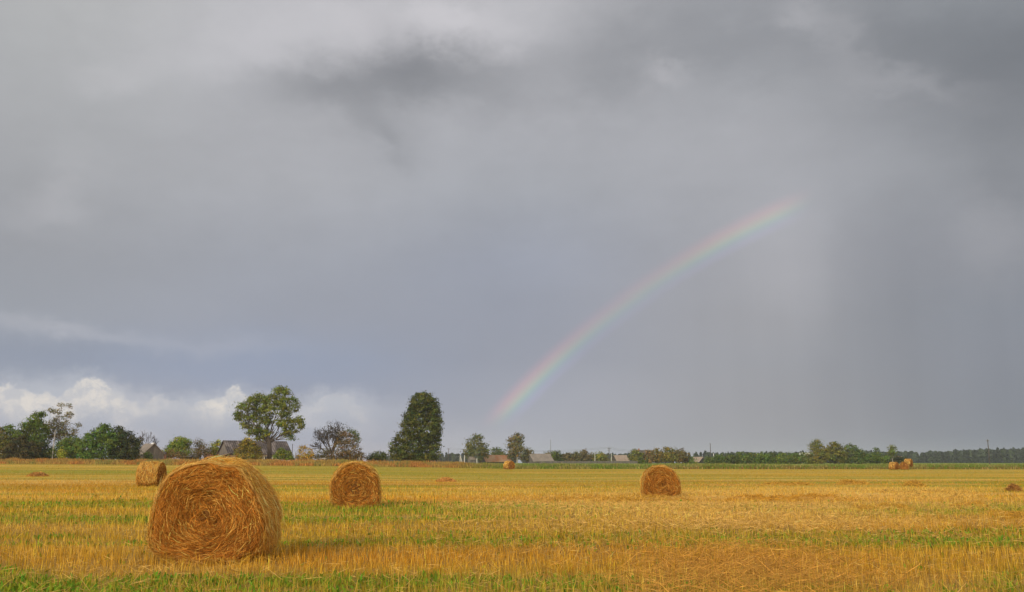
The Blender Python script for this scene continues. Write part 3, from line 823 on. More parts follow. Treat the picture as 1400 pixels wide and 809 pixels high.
# sparse tall tree with thin upper twigs
t = tree('sparse_tree', 'tall sparse olive-grey tree with thin top branches, second from the left edge', 212, (80, 630), [(82, 574, 12, 10), (66, 580, 10, 8), (74, 590, 12, 9), (90, 588, 8, 9), (84, 553, 4, 3.2), (96, 553, 3, 4), (68, 560, 5, 3), (78, 562, 6, 4), (94, 566, 5, 5), (108, 580, 4, 3), (100, 590, 6, 8), (78, 584, 12, 10), (86, 596, 12, 8), (68, 596, 9, 8)], G_GRY, fork=(82, 605), bark='grey', trunk_r=.2, dens=13, leaf=.36, clump=.75)
tree('leafy_bush', 'mid green bush under the tall sparse tree', 206, (96, 630), [(96, 604, 12, 10), (86, 612, 12, 12), (106, 612, 12, 12), (98, 620, 18, 9)], G_MID, cat='bush', trunk_r=.14, dens=30)
tree('leafy_bush', 'small yellow-green shrub at the foot of the left bushes', 201, (84, 629), [(83, 618, 6, 6), (88, 622, 5, 5)], (.17, .21, .03), cat='bush', trunk_r=.06, leaf=.3, clump=.6)
tree('leafy_bush', 'fresh green round tree-bush left of the very dark one', 204, (138, 631), [(140, 592, 14, 12), (127, 598, 12, 12), (144, 584, 6, 5), (122, 612, 14, 14), (140, 612, 18, 16), (152, 602, 10, 14), (126, 622, 14, 8)], (.058, .115, .026), cat='bush', trunk_r=.2, dens=30, clump=.8)
tree('leafy_bush', 'very dark dense round tree left of the small grey shed', 206, (170, 631), [(162, 592, 11, 9), (172, 598, 12, 11), (178, 610, 12, 14), (160, 612, 16, 16), (174, 620, 15, 10)], (.030, .044, .018), cat='bush', trunk_r=.2, dens=36, clump=.8)
tree('leafy_bush', 'light green slender bush beside the shed roof', 209, (187, 630), [(190, 604, 5, 6), (186, 612, 5, 8), (186, 622, 6, 7)], G_OLV, cat='bush', trunk_r=.08, leaf=.34, clump=.6)
tree('leafy_bush', 'small green shrub before the grey shed', 214, (203, 628), [(203, 621, 5, 5), (199, 624, 4, 4), (206, 624, 4, 4)], (.075, .12, .025), cat='bush', trunk_r=.06, leaf=.32, clump=.6)

def bare_tree(name, label, d, base, h_px, stems, seed, depth=4, spread=.45, minr=.028, n=3, bark='dark', r=.16, leaves=None, group=None, lf=.5):
    rnd = random.Random(seed); o = ground_at(base[0], d, .05); k = d / (F * cos(TH))
    root = empty(name, o, label=label, cat='tree', group=group)
    mb = MB(); tw = MB(); H = h_px * k
    fk = np.array([0, 0, H * .22])
    mb.tube([(0, 0, 0), (.03, 0, H * .08), tuple(fk)], [r * 1.4, r, r * .9], 7)
    for sx, sy, sl in stems:
        dd = np.array([sx, rnd.gauss(0, .25), sy]); dd /= np.linalg.norm(dd)
        e = fk + dd * H * sl * lf
        limb(mb, fk, e, r * .7, r * .45, rnd, 5, 4, .05)
        for i in range(5):
            q = fk + (e - fk) * rnd.uniform(.4, 1)
            twigs(tw, q, dd + np.array([rnd.gauss(0, spread), rnd.gauss(0, spread), rnd.gauss(.1, spread * .7)]), H * sl * rnd.uniform(.16, .26), r * .36, depth - 1, rnd, spread, minr, n)
    mb.build('trunk', MBARK[bark], root); tw.build('twigs', MBARK[bark], root)
    if leaves:
        B = [((px - base[0]) * k, (i % 3 - 1) * 1.2, (base[1] - py) * k, rx * k, rx * k, ry * k) for i, (px, py, rx, ry) in enumerate(leaves[0])]
        V, Q, C = crown_mesh(B, None, leaves[2], .34, leaves[1], seed, .8)
        mesh_np('crown', V, quads=Q, mat=MLEAF, parent=root, attrs={'col': C})
    return root
bare_tree('bare_tree', 'leafless thin tree left of the two behind the small grey shed', 250, (197, 628), 42, [(-.12, 1, .9), (.2, 1, .85)], 5, depth=3, minr=.03, r=.13)
bare_tree('bare_tree', 'leafless thin tree right of the two behind the small grey shed', 252, (206, 628), 36, [(.1, 1, .9), (.3, 1, .7)], 6, depth=3, minr=.03, r=.12)

# --- behind barns
tree('broadleaf_tree', 'round bright green tree right of the small grey shed', 245, (246, 628), [(243, 604, 12, 8), (234, 612, 10, 9), (253, 606, 9, 8), (246, 614, 16, 9), (228, 620, 7, 7)], G_BRI, bark='brown', trunk_r=.2, dens=26)
tree('leafy_bush', 'brownish thin bush beside the pale grey barn', 247, (274, 628), [(272, 606, 7, 8), (278, 612, 8, 8), (270, 618, 7, 7), (281, 620, 7, 7)], G_BRN, cat='bush', trunk_r=.12, dens=16, leaf=.34)
tree('leafy_bush', 'brown bush low left of the pale grey barn', 238, (238, 628), [(236, 620, 10, 6), (246, 622, 7, 5)], (.10, .085, .04), cat='bush', trunk_r=.1, dens=20, leaf=.34)
tree('leafy_bush', 'light green bush left of the big barn gable', 250, (300, 628), [(300, 609, 9, 8), (293, 614, 8, 8), (306, 613, 6, 8), (300, 619, 9, 7)], (.12, .15, .03), cat='bush', trunk_r=.14, dens=22)

# --- big tree
BT = [(381, 532, 10, 5), (392, 537, 5, 5), (374, 545, 13, 8), (358, 544, 11, 8), (346, 546, 9, 6), (388, 549, 11, 8), (402, 548, 5, 7), (404, 556, 4, 6), (336, 556, 10, 6), (352, 557, 12, 8), (370, 560, 12, 8), (390, 562, 11, 8),
      (330, 566, 8, 5), (326, 571, 5, 4), (344, 570, 11, 7), (362, 573, 10, 7), (386, 577, 10, 7), (398, 574, 5, 5), (409, 573, 6, 5), (411, 580, 5, 5), (337, 580, 7, 5), (352, 586, 9, 6), (364, 590, 7, 6), (395, 584, 8, 6), (392, 592, 7, 4), (346, 590, 6, 4), (404, 590, 3, 3), (399, 598, 3, 3), (356, 598, 6, 3.5)]
tree('oak_tree', 'tallest spreading green tree with a thick bare trunk before the barn', 228, (368, 629), BT, (.078, .112, .022), fork=(368, 599), bark='brown', trunk_r=.55, dens=27, leaf=.42, clump=.95, seed=404, var=.28)
tree('leafy_bush', 'olive and yellow speckled bush covering the middle of the big barn', 224, (338, 629), [(340, 602, 7, 6), (336, 608, 10, 8), (346, 610, 9, 8), (330, 617, 10, 9), (346, 618, 12, 9), (340, 624, 17, 6), (355, 624, 6, 5)], (.115, .115, .022), cat='bush', trunk_r=.16, dens=26, leaf=.36, clump=.7, var=.35)
tree('leafy_bush', 'green rounded bush at the right end of the big barn', 226, (388, 629), [(385, 617, 7, 6), (391, 621, 8, 7), (380, 623, 7, 5), (396, 625, 5, 4)], (.08, .13, .025), cat='bush', trunk_r=.1, dens=26, leaf=.34, clump=.7)
tree('autumn_bush', 'golden yellow autumn bush between the barn and the bare tree', 232, (418, 629), [(415, 613, 6, 5), (420, 618, 8, 7), (412, 622, 6, 6), (424, 624, 5, 5)], G_AUT, cat='bush', trunk_r=.1, dens=18, leaf=.34, clump=.7)
tree('leafy_bush', 'low dull green bush behind the flat pale shed', 246, (440, 629), [(440, 620, 9, 6), (450, 617, 7, 5), (432, 624, 6, 5)], G_OLV, cat='bush', trunk_r=.1, dens=20, leaf=.34)
bare_tree('bare_tree', 'spreading half-bare dark tree left of the brownish bush', 234, (453, 630), 52, [(-.25, 1, .95), (.22, 1, .9), (-.75, .8, .85), (.55, 1, .9), (-1.0, .5, .7), (.3, 1, .95), (-.4, 1, .9)], 12, depth=4, spread=.62, minr=.030, r=.24,
          leaves=([(446, 588, 12, 7), (456, 582, 12, 7), (434, 600, 8, 5), (462, 590, 10, 8), (470, 585, 8, 5)], (.075, .065, .045), 3))
tree('leafy_bush', 'wide brown-green bush with bare twig tops right of the half-bare tree', 231, (474, 630), [(472, 600, 11, 10), (482, 602, 8, 10), (466, 613, 12, 11), (484, 616, 11, 11), (476, 622, 16, 8), (458, 623, 9, 6), (494, 622, 7, 6), (468, 592, 6, 4)], (.085, .072, .034), cat='bush', trunk_r=.16, dens=18, leaf=.34, clump=.75)
tree('leafy_bush', 'green leafy patch on the right shoulder of the brown bush', 235, (485, 629), [(485, 592, 6, 5), (488, 600, 5, 6), (478, 588, 4, 3)], G_MID, cat='bush', trunk_r=.08, dens=16, leaf=.34, clump=.7)
tree('leafy_bush', 'small dark green round bush left of the tall cone-shaped tree', 236, (518, 630), [(518, 621, 8, 7), (512, 624, 8, 6), (523, 624, 6, 6), (505, 626, 6, 4)], (.045, .07, .022), cat='bush', trunk_r=.1, dens=28, leaf=.34, clump=.7)
# cone-shaped linden
CT = [(570, 545, 8, 6), (565, 556, 9, 8), (591, 549, 7, 7), (560, 570, 9, 9), (576, 538, 7, 4), (581, 542, 10, 7), (594, 560, 8, 12), (598, 578, 6, 14), (576, 549, 12, 8), (586, 552, 10, 9), (572, 560, 14, 9), (590, 563, 12, 10), (568, 572, 15, 10), (591, 577, 12, 11), (563, 584, 16, 11), (584, 590, 17, 12), (594, 592, 9, 10), (555, 597, 15, 11), (574, 603, 19, 12), (592, 606, 11, 12), (547, 609, 13, 11), (563, 616, 18, 12), (585, 618, 17, 11), (541, 619, 9, 9), (552, 624, 14, 6), (577, 625, 22, 6)]
tree('linden_tree', 'tall dense dark green cone-shaped tree standing alone near the centre', 226, (572, 631), CT, (.048, .068, .020), fork=(574, 590), bark='dark', trunk_r=.45, dens=30, leaf=.40, clump=.75, seed=77, var=.34)

# --- centre village, d about 400
tree('birch_tree', 'loose two-lobed green tree left of the rusty roofed barn', 400, (653, 632), [(652, 600, 6, 7), (643, 606, 6, 7), (650, 610, 9, 8), (662, 610, 6, 7), (655, 619, 11, 8), (642, 618, 7, 8), (664, 619, 5, 6), (656, 597, 3, 3)], (.075, .095, .035), bark='pale', trunk_r=.3, dens=8, leaf=.75, clump=1.5)
tree('broadleaf_tree', 'small round green tree behind the rusty roof', 430, (680, 632), [(677, 616, 5, 6), (684, 617, 5, 5), (680, 623, 8, 6)], (.06, .09, .028), trunk_r=.2, dens=9, leaf=.75, clump=1.4)
tree('birch_tree', 'taller olive pointed tree between the rusty and the grey barn roof', 405, (707, 632), [(707, 594, 4, 5), (704, 601, 7, 7), (712, 601, 5, 8), (698, 606, 5, 6), (707, 611, 9, 8), (712, 619, 9, 8), (700, 620, 8, 8), (722, 616, 5, 4), (720, 624, 5, 5), (726, 621, 3, 2.5)], (.085, .09, .042), bark='pale', trunk_r=.3, dens=8, leaf=.75, clump=1.5)
HG = 'trees and shrubs behind the village fence'
row = [(750, 626, 7, 8, G_OLV, 'olive shrub at the right end of the grey barn'), (764, 624, 7, 8, G_DRK, 'dark shrub third in the row right of the grey barn'), (757, 622, 5, 6, G_BRI, 'light green pointed shrub just right of the grey barn'),
       (777, 626, 7, 7, G_BRN, 'brownish shrub with a pale top, left part of the village hedge'), (788, 625, 7, 8, (.07, .075, .035), 'dull brown-green shrub mid left in the village hedge'), (799, 623, 7, 9, G_BRN, 'tallest reddish brown shrub in the village hedge'),
       (810, 626, 7, 7, G_OLV, 'olive shrub right of the tallest brown one'), (820, 625, 6, 8, (.13, .16, .04), 'bright yellow-green shrub in the village hedge'), (829, 627, 6, 6, G_OLV, 'low olive shrub left of the wired pole')]
for px, py, rx, ry, c, lb in row:
    tree('garden_shrub', lb, 415, (px, 633), [(px, py, rx, ry), (px - 3, py + 3, rx * .8, ry * .7), (px + 4, py + 3, rx * .7, ry * .6), (px + random.uniform(-2, 2), py - ry * .6, rx * .4, ry * .5)], c, cat='shrub', trunk_r=.12, dens=9, leaf=.7, clump=1.2, group=HG)
row = [(868, 621, 6, 8, (.10, .12, .03), 'yellow-green tree first in the orchard row'), (878, 626, 6, 7, G_MID, 'low green tree beside the dark roof'), (888, 622, 7, 8, (.12, .10, .045), 'reddish olive tree in the orchard row'), (899, 621, 8, 8, (.12, .11, .03), 'wide ochre-green tree in the middle of the orchard row'),
       (910, 620, 8, 9, (.11, .12, .03), 'tallest olive tree in the orchard row'), (921, 621, 8, 9, G_OLV, 'dull olive tree second from the right in the orchard row'), (933, 622, 8, 9, (.095, .085, .035), 'brown-olive tree ending the orchard row'), (944, 629, 6, 5, G_MID, 'low green shrub after the orchard row')]
for px, py, rx, ry, c, lb in row:
    tree('orchard_tree', lb, 380, (px, 634), [(px, py, rx, ry), (px - 4, py + 3, rx * .7, ry * .6), (px + 4, py + 3, rx * .7, ry * .6), (px + random.uniform(-3, 3), py - ry * .6, rx * .45, ry * .5), (px, py + 7, rx * .7, 4)], c, trunk_r=.14, dens=8, leaf=.65, clump=1.2, group='orchard trees in the village')
# long green thicket on the right
px = 972; i = 0; KT = ['low green shrub starting the right thicket', 'round green shrub second in the right thicket', 'darker green tall shrub in the right thicket', 'fresh green shrub left of the thicket middle', 'dense green shrub at the thicket middle', 'broad mid green shrub right of the thicket middle', 'bright green shrub in the right thicket',
      'green shrub with a flat top in the right thicket', 'dark low shrub near the white building', 'last green shrub left of the tall thicket trees']
while px < 1108:
    lbl = KT[min(i, 9)]; top = 619 if i > 2 else 624 - i * 2; c = [(.06, .095, .025), (.055, .10, .022), (.045, .07, .022), (.07, .12, .025)][i % 4]
    ryy = (634 - top) / 2
    tree('thicket_shrub', lbl, 370 - (i % 3) * 8, (px, 634), [(px, top + ryy, 9, ryy), (px - 6, top + ryy + 2, 6, ryy * .8), (px + 6, top + ryy + 1, 6, ryy * .85), (px + 2, 629, 9, 4), (px - 4, top + 2, 4, 3)], c, cat='shrub', trunk_r=.12, dens=10, leaf=.6, clump=1.1, group='shrubs of the right thicket')
    px += 14.5; i += 1
for px, lbl, bl, c in [(1118, 'tallest thicket tree, left of the pair, beside the white building', [(1118, 605, 7, 5), (1114, 612, 9, 7), (1124, 614, 8, 8), (1118, 624, 12, 9), (1108, 624, 8, 6), (1130, 620, 10, 8), (1112, 630, 12, 4)], (.095, .11, .028)),
                       (1142, 'second tall thicket tree with a pointed top', [(1140, 606, 5, 5), (1144, 612, 8, 7), (1136, 616, 8, 8), (1146, 623, 10, 9), (1130, 622, 6, 8), (1152, 618, 8, 8), (1150, 627, 14, 7)], (.08, .10, .026)),
                       (1165, 'rounded greyish green tree right of the tallest thicket trees', [(1163, 611, 7, 5), (1169, 614, 5, 5), (1162, 622, 11, 8), (1176, 620, 8, 7), (1170, 628, 16, 6)], (.06, .095, .032)),
                       (1184, 'low wide green shrub right of the rounded thicket tree', [(1182, 624, 11, 7), (1190, 626, 9, 7), (1176, 627, 9, 6)], (.055, .10, .022)),
                       (1202, 'pointed green shrub near the right end of the thicket', [(1198, 615, 2.5, 3.5), (1200, 623, 8, 6), (1208, 627, 8, 6), (1196, 628, 9, 5)], (.06, .11, .025)),
                       (1220, 'slim light green tree with pale bare trunks behind the far bales', [(1219, 611, 3, 3), (1220, 616, 5, 5), (1218, 620, 4, 3)], (.085, .12, .03))]:
    tree('thicket_tree', lbl, 345, (px, 634), bl, c, trunk_r=.16, dens=10, leaf=.6, clump=1.1, group='tall trees of the right thicket', bark='pale' if px == 1220 else 'brown')
tree('thicket_shrub', 'small dark bush right behind the far bales', 350, (1229, 634), [(1229, 627, 6, 4.5), (1235, 628, 5, 4), (1222, 628, 6, 4), (1215, 629, 6, 4)], (.035, .05, .022), cat='shrub', trunk_r=.1, dens=14, leaf=.55, clump=1.)

# --- far wood as one mass
def far_wood():
    g = np.random.default_rng(90); VS, QS, CS = [], [], []; off = 0
    pxs = np.concatenate([g.uniform(560, 1640, 520), g.uniform(1150, 1640, 420), g.uniform(-300, 560, 160)])
    for px in pxs:
        d = g.uniform(880, 1080); ty = np.interp(px, [-300, 560, 640, 760, 900, 960, 1150, 1245, 1320, 1400, 1600], [627, 625, 622, 624, 621.5, 621, 620, 621.5, 618, 615.5, 614])
        ty += g.normal(0, .6) - (2.2 if g.random() < .08 else 0)
        k = d / (F * cos(TH)); x = (px - 700) * k; H = (634 - ty) * k; z0 = 1.3
        wdt = g.uniform(2.6, 4.2); con = g.random() < .5
        n = 90; t = g.random(n) ** .8
        rad = wdt * (1 - t) if con else wdt * np.sqrt(np.clip(1 - (2 * t - 1) ** 2, .05, 1)); rad = rad * np.sqrt(g.random(n)) + .2; a = g.uniform(0, 2 * pi, n)
        P = np.c_[x + rad * np.cos(a), d + rad * np.sin(a), z0 + t * H]
        s = g.uniform(.7, 1.7, n)[:, None]
        nn = np.c_[np.cos(a), np.sin(a), g.uniform(.1, .9, n)] + g.normal(0, .3, (n, 3)); nn /= np.linalg.norm(nn, axis=1, keepdims=True)
        u = np.cross(nn, g.normal(0, 1, (n, 3))); u /= np.linalg.norm(u, axis=1, keepdims=True); v = np.cross(nn, u)
        V = np.stack([P - u * s, P - v * s, P + u * s, P + v * s], 1).reshape(-1, 3)
        c = np.array([.035, .048, .024]) * (1.0 if con else 1.35) * math.exp(g.normal(0, .25)) * np.exp(g.normal(0, .15, n))[:, None]
        VS.append(V); QS.append(np.arange(4 * n).reshape(-1, 4) + off); off += 4 * n; CS.append(np.repeat(np.c_[c, np.ones(n)], 4, 0))
    tag(mesh_np('far_wood', np.concatenate(VS), quads=np.concatenate(QS), mat=MLEAF, attrs={'col': np.concatenate(CS)}), kind='stuff', label='dark far-off wood along the horizon', cat='wood')
far_wood()

# ------------------------------------------------------------------ buildings
WOODG = mat_noise('weathered grey boards', (.11, .10, .09), (.19, .172, .15), 2, (1, 1, .25), wave=(3., 'X', .55))
WOODD = mat_noise('dark old boards', (.06, .05, .045), (.11, .095, .08), 2, (1, 1, .3), wave=(3., 'X', .5))
ROOFD = mat_noise('dark patched roof sheets', (.075, .062, .058), (.13, .108, .10), 1.2, (1, .3, 1), c3=(.24, .20, .18), wave=(.55, 'X', .35))
ROOFG = mat_noise('grey fibre cement roof', (.19, .16, .13), (.28, .235, .19), 1., (1, .4, 1), wave=(1.2, 'X', .8))
ROOFR = mat_noise('rusty tan roof', (.36, .15, .06), (.38, .25, .14), .5, (1, .3, 1), wave=(1.2, 'X', .85))
ROOFT = mat_noise('tan pink roof', (.27, .20, .145), (.33, .26, .20), .8, (1, .4, 1), wave=(1.2, 'X', .85))
WHITE = mat_noise('white limewash', (.66, .65, .62), (.78, .77, .74), 2)
GLASSD, _nt, _b = mat_new('dark window'); _b.inputs['Base Color'].default_value = (.02, .022, .025, 1); _b.inputs['Roughness'].default_value = .15
BRICK = mat_noise('red brick', (.30, .13, .085), (.38, .19, .13), 3)
CONC = mat_noise('pale concrete', (.42, .41, .38), (.55, .53, .49), 4)
POLEM = mat_noise('tarred pole wood', (.07, .06, .055), (.13, .115, .10), 3, (1, 1, .2))
STEEL = mat_noise('grey steel', (.16, .16, .17), (.22, .22, .23), 3)

def gabled(name, label, loc, rz, L, W, wh, rh, wall, roof, over=.3, cat='barn', windows=(), doors=(), group=None, lower=None, chimney=None, cap=None, gablem=None):
    """ridge along local X; origin at the middle of the footprint"""
    root = empty(name, loc, rz, label=label, cat=cat, group=group)
    m = MB()
    m.prism_x([(-W / 2, -.4), (W / 2, -.4), (W / 2, wh), (0, rh), (-W / 2, wh)], -L / 2, L / 2)
    m.build('wall', wall, root)
    if lower:
        m = MB(); m.box(-L / 2 + .3, L / 2 - .3, -W / 2 - .05, -W / 2 - .003, -.3, wh - .25); m.build('plinth_wall', lower, root)
    r = MB(); t = .12; sl = (rh - wh) / (W / 2)
    for s in (-1, 1):
        e = s * (W / 2 + over); ez = wh - sl * over + .01
        r.prism_x([(0, rh + .01), (e, ez), (e, ez + t), (0, rh + .01 + t)] if s > 0 else [(0, rh + .01 + t), (e, ez + t), (e, ez), (0, rh + .01)], -L / 2 - over, L / 2 + over)
    rf = r.build('roof', roof, root)
    if chimney:
        c = MB(); cx, cy = chimney; c.box(cx - .3, cx + .3, cy - .3, cy + .3, rh - .6, rh + .8); c.box(cx - .36, cx + .36, cy - .36, cy + .36, rh + .8, rh + .92); c.build('chimney', BRICK, rf)
    if cap:
        c = MB(); c.prism_x([(-.35, rh - .08), (0, rh + .18), (.35, rh - .08), (0, rh + .26)], cap[0], cap[1]); c.build('ridge_cap', WHITE, rf)
    for (x, z, w, h) in windows:
        y = -W / 2 - (.055 if lower else .0)
        f = MB(); f.box(x - w / 2 - .08, x + w / 2 + .08, y - .06, y - .004, z - .08, z + h + .08); fo = f.build('window', WHITE, root)
        f = MB(); f.box(x - w / 2, x - .03, y - .075, y - .063, z, z + h); f.box(x + .03, x + w / 2, y - .075, y - .063, z, z + h); f.build('pane', GLASSD, fo)
    for (x, w, h) in doors:
        f = MB(); f.box(x - w / 2, x + w / 2, -W / 2 - .07, -W / 2 - .004, 0, h); f.build('door', WOODD, root)
    return root

# big barn: visible gable 305-322 px, roof to 384 px
x, y, z = ground_at(346, 240, 0)
zb = at(346, 629.5, 240)[2]
gabled('wooden_barn', 'big grey timber barn with a dark patched roof behind the tallest tree', (x - .2, y + 2, zb), radians(38), 16.5, 7.6, 1.9, 5.1, WOODG, ROOFD, .45, lower=WHITE, windows=[(1.5, .35, .7, .8), (3.6, .35, .7, .8), (5.6, .35, .7, .8), (-4, .35, .7, .8)], doors=())
# lean-to on its left, a low roof sloping to the ground
x, y, z = ground_at(301, 233, 0)
root = empty('lean_to', (x, y, zb), radians(15), label='low weathered lean-to roof sloping down left of the big barn', cat='shed')
m = MB(); m.prism([(-2.9, .35), (2.6, 1.95), (2.6, 2.07), (-2.9, .47)], -1.8, 1.8); m.build('roof', ROOFG, root)
m = MB(); m.prism([(-2.4, -.3), (2.4, -.3), (2.4, 1.86), (-2.4, .46)], -1.4, 1.4); m.build('wall', WOODD, root)
# small shed
x, y, z = ground_at(203, 232, 0); zb2 = at(203, 628.5, 232)[2]
gabled('wooden_shed', 'small grey shed with its pointed gable turned to the field, left', (x, y, zb2), radians(-45), 5.2, 5.4, 1.5, 4.05, WOODG, ROOFG, .3, cat='shed', cap=(1.2, 2.6))
x, y, z = ground_at(223.5, 236, 0)
gabled('outhouse', 'tiny red-brown outhouse right of the pointed shed', (x, y, at(223, 628, 236)[2]), radians(10), 1.0, 1.0, 1.5, 1.9, BRICK, ROOFD, .1, cat='shed')
x, y, z = ground_at(259.5, 252, 0)
gabled('pale_barn', 'pale grey tumbledown barn half hidden by bushes', (x, y, at(259, 628.5, 252)[2]), radians(12), 4.6, 4.2, 1.1, 3.2, WOODG, mat_noise('silvery old roof', (.30, .28, .26), (.45, .43, .40), 1.2, (1, .3, 1), c3=(.10, .09, .08)), .3, doors=[(.9, 1.0, 1.2)])
x, y, z = ground_at(287, 258, 0)
gabled('brick_shed', 'low reddish brick shed left of the light green bush', (x, y, at(287, 629, 258)[2]), radians(5), 2.6, 3, 2.4, 3.2, BRICK, ROOFD, .2, cat='shed')
# pale flat shed
x, y, z = ground_at(438, 236, 0); zq = at(438, 629.5, 236)[2]
root = empty('flat_shed', (x, y, zq), label='low pale shed with a white flat roof left of the half-bare tree', cat='shed')
m = MB(); m.box(-1.0, .4, -.7, .7, -.3, .62); m.build('wall', CONC, root)
m = MB(); m.box(-.2, 1.45, -.9, .9, .625, .76); m.build('roof', WHITE, root)
m = MB(); m.box(-.55, -.15, -.76, -.704, -.2, .45); m.build('door', WOODD, root)
m = MB(); m.box(1.15, 1.3, -.75, -.6, -.3, .62); m.build('post', CONC, root)

# centre village
k4 = 420 / (F * cos(TH))
def vb(name, label, px, d, py, *a, **kw):
    x, y, z = ground_at(px, d, 0); return gabled(name, label, (x, y, at(px, py, d)[2]), *a, **kw)
vb('rusty_barn', 'long barn with a rusty orange roof, behind the tiny far bale', 678, 410, 632.5, radians(22), 12.0, 7.5, .75, 3.5, WOODD, ROOFR, .3)
vb('grey_barn', 'barn with a plain grey-brown roof right of the pointed tree', 738, 405, 632.5, radians(24), 9.6, 7.6, .9, 4.0, WOODG, ROOFG, .3, doors=[(1, 1.2, .8)])
vb('small_shed', 'small pale shed under the two-lobed tree', 645, 398, 632.5, radians(30), 2.6, 2.6, 1.5, 2.7, WOODG, ROOFG, .15, cat='shed')
vb('village_house', 'house with a tan roof beside the wired pole', 848, 440, 632.5, radians(18), 6.2, 6.0, 1.2, 3.7, WOODD, ROOFT, .3, cat='house')
vb('village_house', 'house with a dark roof and chimney behind the orchard row', 882, 470, 633, radians(0), 8.5, 7, 3.2, 6.6, WOODG, ROOFD, .3, cat='house', chimney=(-3, 0))
vb('village_house', 'pink-tan roof peeking out right of the orchard row', 955, 430, 634, radians(-50), 5.0, 5.4, 1.2, 3.3, WOODD, ROOFT, .3, cat='house')
# two pale buildings
x, y, z = ground_at(1104, 520, 0)
root = empty('white_building', (x, y, 1.2), label='white flat-roofed building left of the tall thicket trees', cat='building')
m = MB(); m.box(-3.6, 3.6, -3, 3, 0, 5.7); m.build('wall', WHITE, root); m = MB(); m.box(-3.8, 3.8, -3.2, 3.2, 5.705, 5.9); m.build('roof', CONC, root)
x, y, z = ground_at(1219, 520, 0)
root = empty('long_building', (x, y, 1.2), label='long low pale building behind the slim light green tree', cat='building')
m = MB(); m.box(-4.4, 4.4, -3, 3, 0, 3.4); m.build('wall', WOODG, root); m = MB(); m.box(-4.7, 4.7, -3.3, 3.3, 3.405, 3.9); m.build('roof', ROOFT, root)

# board fence of the village
x0, y0, z0 = ground_at(738, 372, 0); x1, _, _ = ground_at(872, 372, 0); n = int((x1 - x0) / .16)
root = empty('board_fence', (x0, 372, z0), label='long dark grey board fence before the village hedge', cat='fence')
m = MB()
for i in range(n):
    h = 1.05 + random.uniform(-.06, .06); m.box(i * .16, i * .16 + .13, -.015, .015, .05, h)
m.box(0, n * .16, .017, .06, .3, .38); m.box(0, n * .16, .017, .06, .8, .88); m.build('boards', WOODG, root)
for i in range(0, n, 18):
    m = MB(); m.box(i * .16, i * .16 + .12, .062, .16, -.2, 1.2); m.build('post', WOODD, root)

# ------------------------------------------------------------------ poles
def pole(name, label, px, d, ytop, ybase, r, mat, cross=None, strut=None, cat='pole', ins=False, group=None, top_mat=None):
    x, y, z = ground_at(px, d, .0)
    zt = at(px, ytop, d)[2]; h = zt - z
    root = empty(name, (x, y, z), label=label, cat=cat, group=group)
    m = MB(); m.tube([(0, 0, -.3), (0, 0, h * .5), (0, 0, h)], [r * 1.2, r, r * .8], 8); m.build('shaft', mat, root)
    if cross:
        for zc, w in cross:
            m = MB(); m.box(-w, w, -.06, .06, h - zc - .07, h - zc + .07); cr = m.build('crossarm', POLEM, root)
            if ins:
                for sx in (-w + .08, w - .08):
                    q = MB(); q.tube([(sx, 0, h - zc + .07), (sx, 0, h - zc + .16), (sx, 0, h - zc + .26)], [.05, .07, .03], 6); q.build('insulator', CONC, cr)
    if strut:
        m = MB(); m.tube([(strut, .1, -.3), (strut * .1, .1, h * .92)], [r, r * .9], 8); m.build('strut', mat, root)
    return root, (x, y, zt)
pole('utility_pole', 'single dark pole standing against the far wood at the right edge', 1353.5, 250, 600, 634, .13, POLEM, cross=[(.35, .35)], ins=True)
pole('utility_pole', 'thin dark pole right of the big barn bush', 399, 238, 606, 629, .08, POLEM)
pole('concrete_post', 'short pale post left of the golden bush', 404, 236, 618, 629, .12, CONC, cat='post')
p1 = pole('utility_pole', 'wired pole with a crossarm left of the tan roofed house', 833, 400, 611, 632, .16, POLEM, cross=[(.3, .9), (1.1, .7)], ins=True)
pole('concrete_post', 'pale post just right of the wired pole', 836, 398, 619, 633, .17, CONC, cat='post')
pole('concrete_post', 'pale post among the yellow-green hedge shrubs', 813.5, 398, 619, 633, .14, CONC, cat='post')
p2 = pole('antenna_mast', 'thin aerial mast with a crossarm above the hedge, right of the grey barn', 753, 410, 600, 632, .10, STEEL, cross=[(5.0, .9), (6.2, 1.1)], cat='mast')
pole('utility_pole', 'dark pole rising from the far wood right of the pink-tan roof', 972, 520, 605, 632, .20, POLEM)
pole('concrete_post', 'short white post right of the dark pole at the thicket start', 976, 375, 619, 633, .15, WHITE, cat='post')
PG = 'pale concrete posts left of the two-lobed tree'
pole('concrete_post', 'leftmost pale post with a leaning strut, left of the two-lobed tree', 629, 330, 621.5, 634, .16, CONC, strut=.9, cat='post', group=PG)
pole('concrete_post', 'second pale post standing straight left of the two-lobed tree', 635, 330, 621.5, 634, .19, CONC, cat='post', group=PG)
pole('concrete_post', 'short pale post before the two-lobed tree trunk', 652, 330, 625.5, 634, .18, CONC, cat='post', group=PG)
p0 = pole('utility_pole', 'thin faint pole behind the tree left of the rusty barn', 613, 420, 612, 632, .12, POLEM, cross=[(.3, .8)])
p3 = pole('utility_pole', 'faint pole behind the orchard row', 874, 470, 613.5, 632, .12, POLEM, cross=[(.3, .8)])
def wire(a, b, dz, sagf=.012):
    m = MB()
    for off in (-.7, .7):
        pts = []
        for t in np.linspace(0, 1, 13):
            p = np.array(a) * (1 - t) + np.array(b) * t; L = np.linalg.norm(np.array(b) - np.array(a)); p[2] -= 4 * t * (1 - t) * L * sagf; p[0] += off * .3; p[2] += dz + off * .35; pts.append(p - np.array(a))
        m.tube(pts, [.03] * 13, 4)
    return m.build('power_line', STEEL, loc=tuple(a))
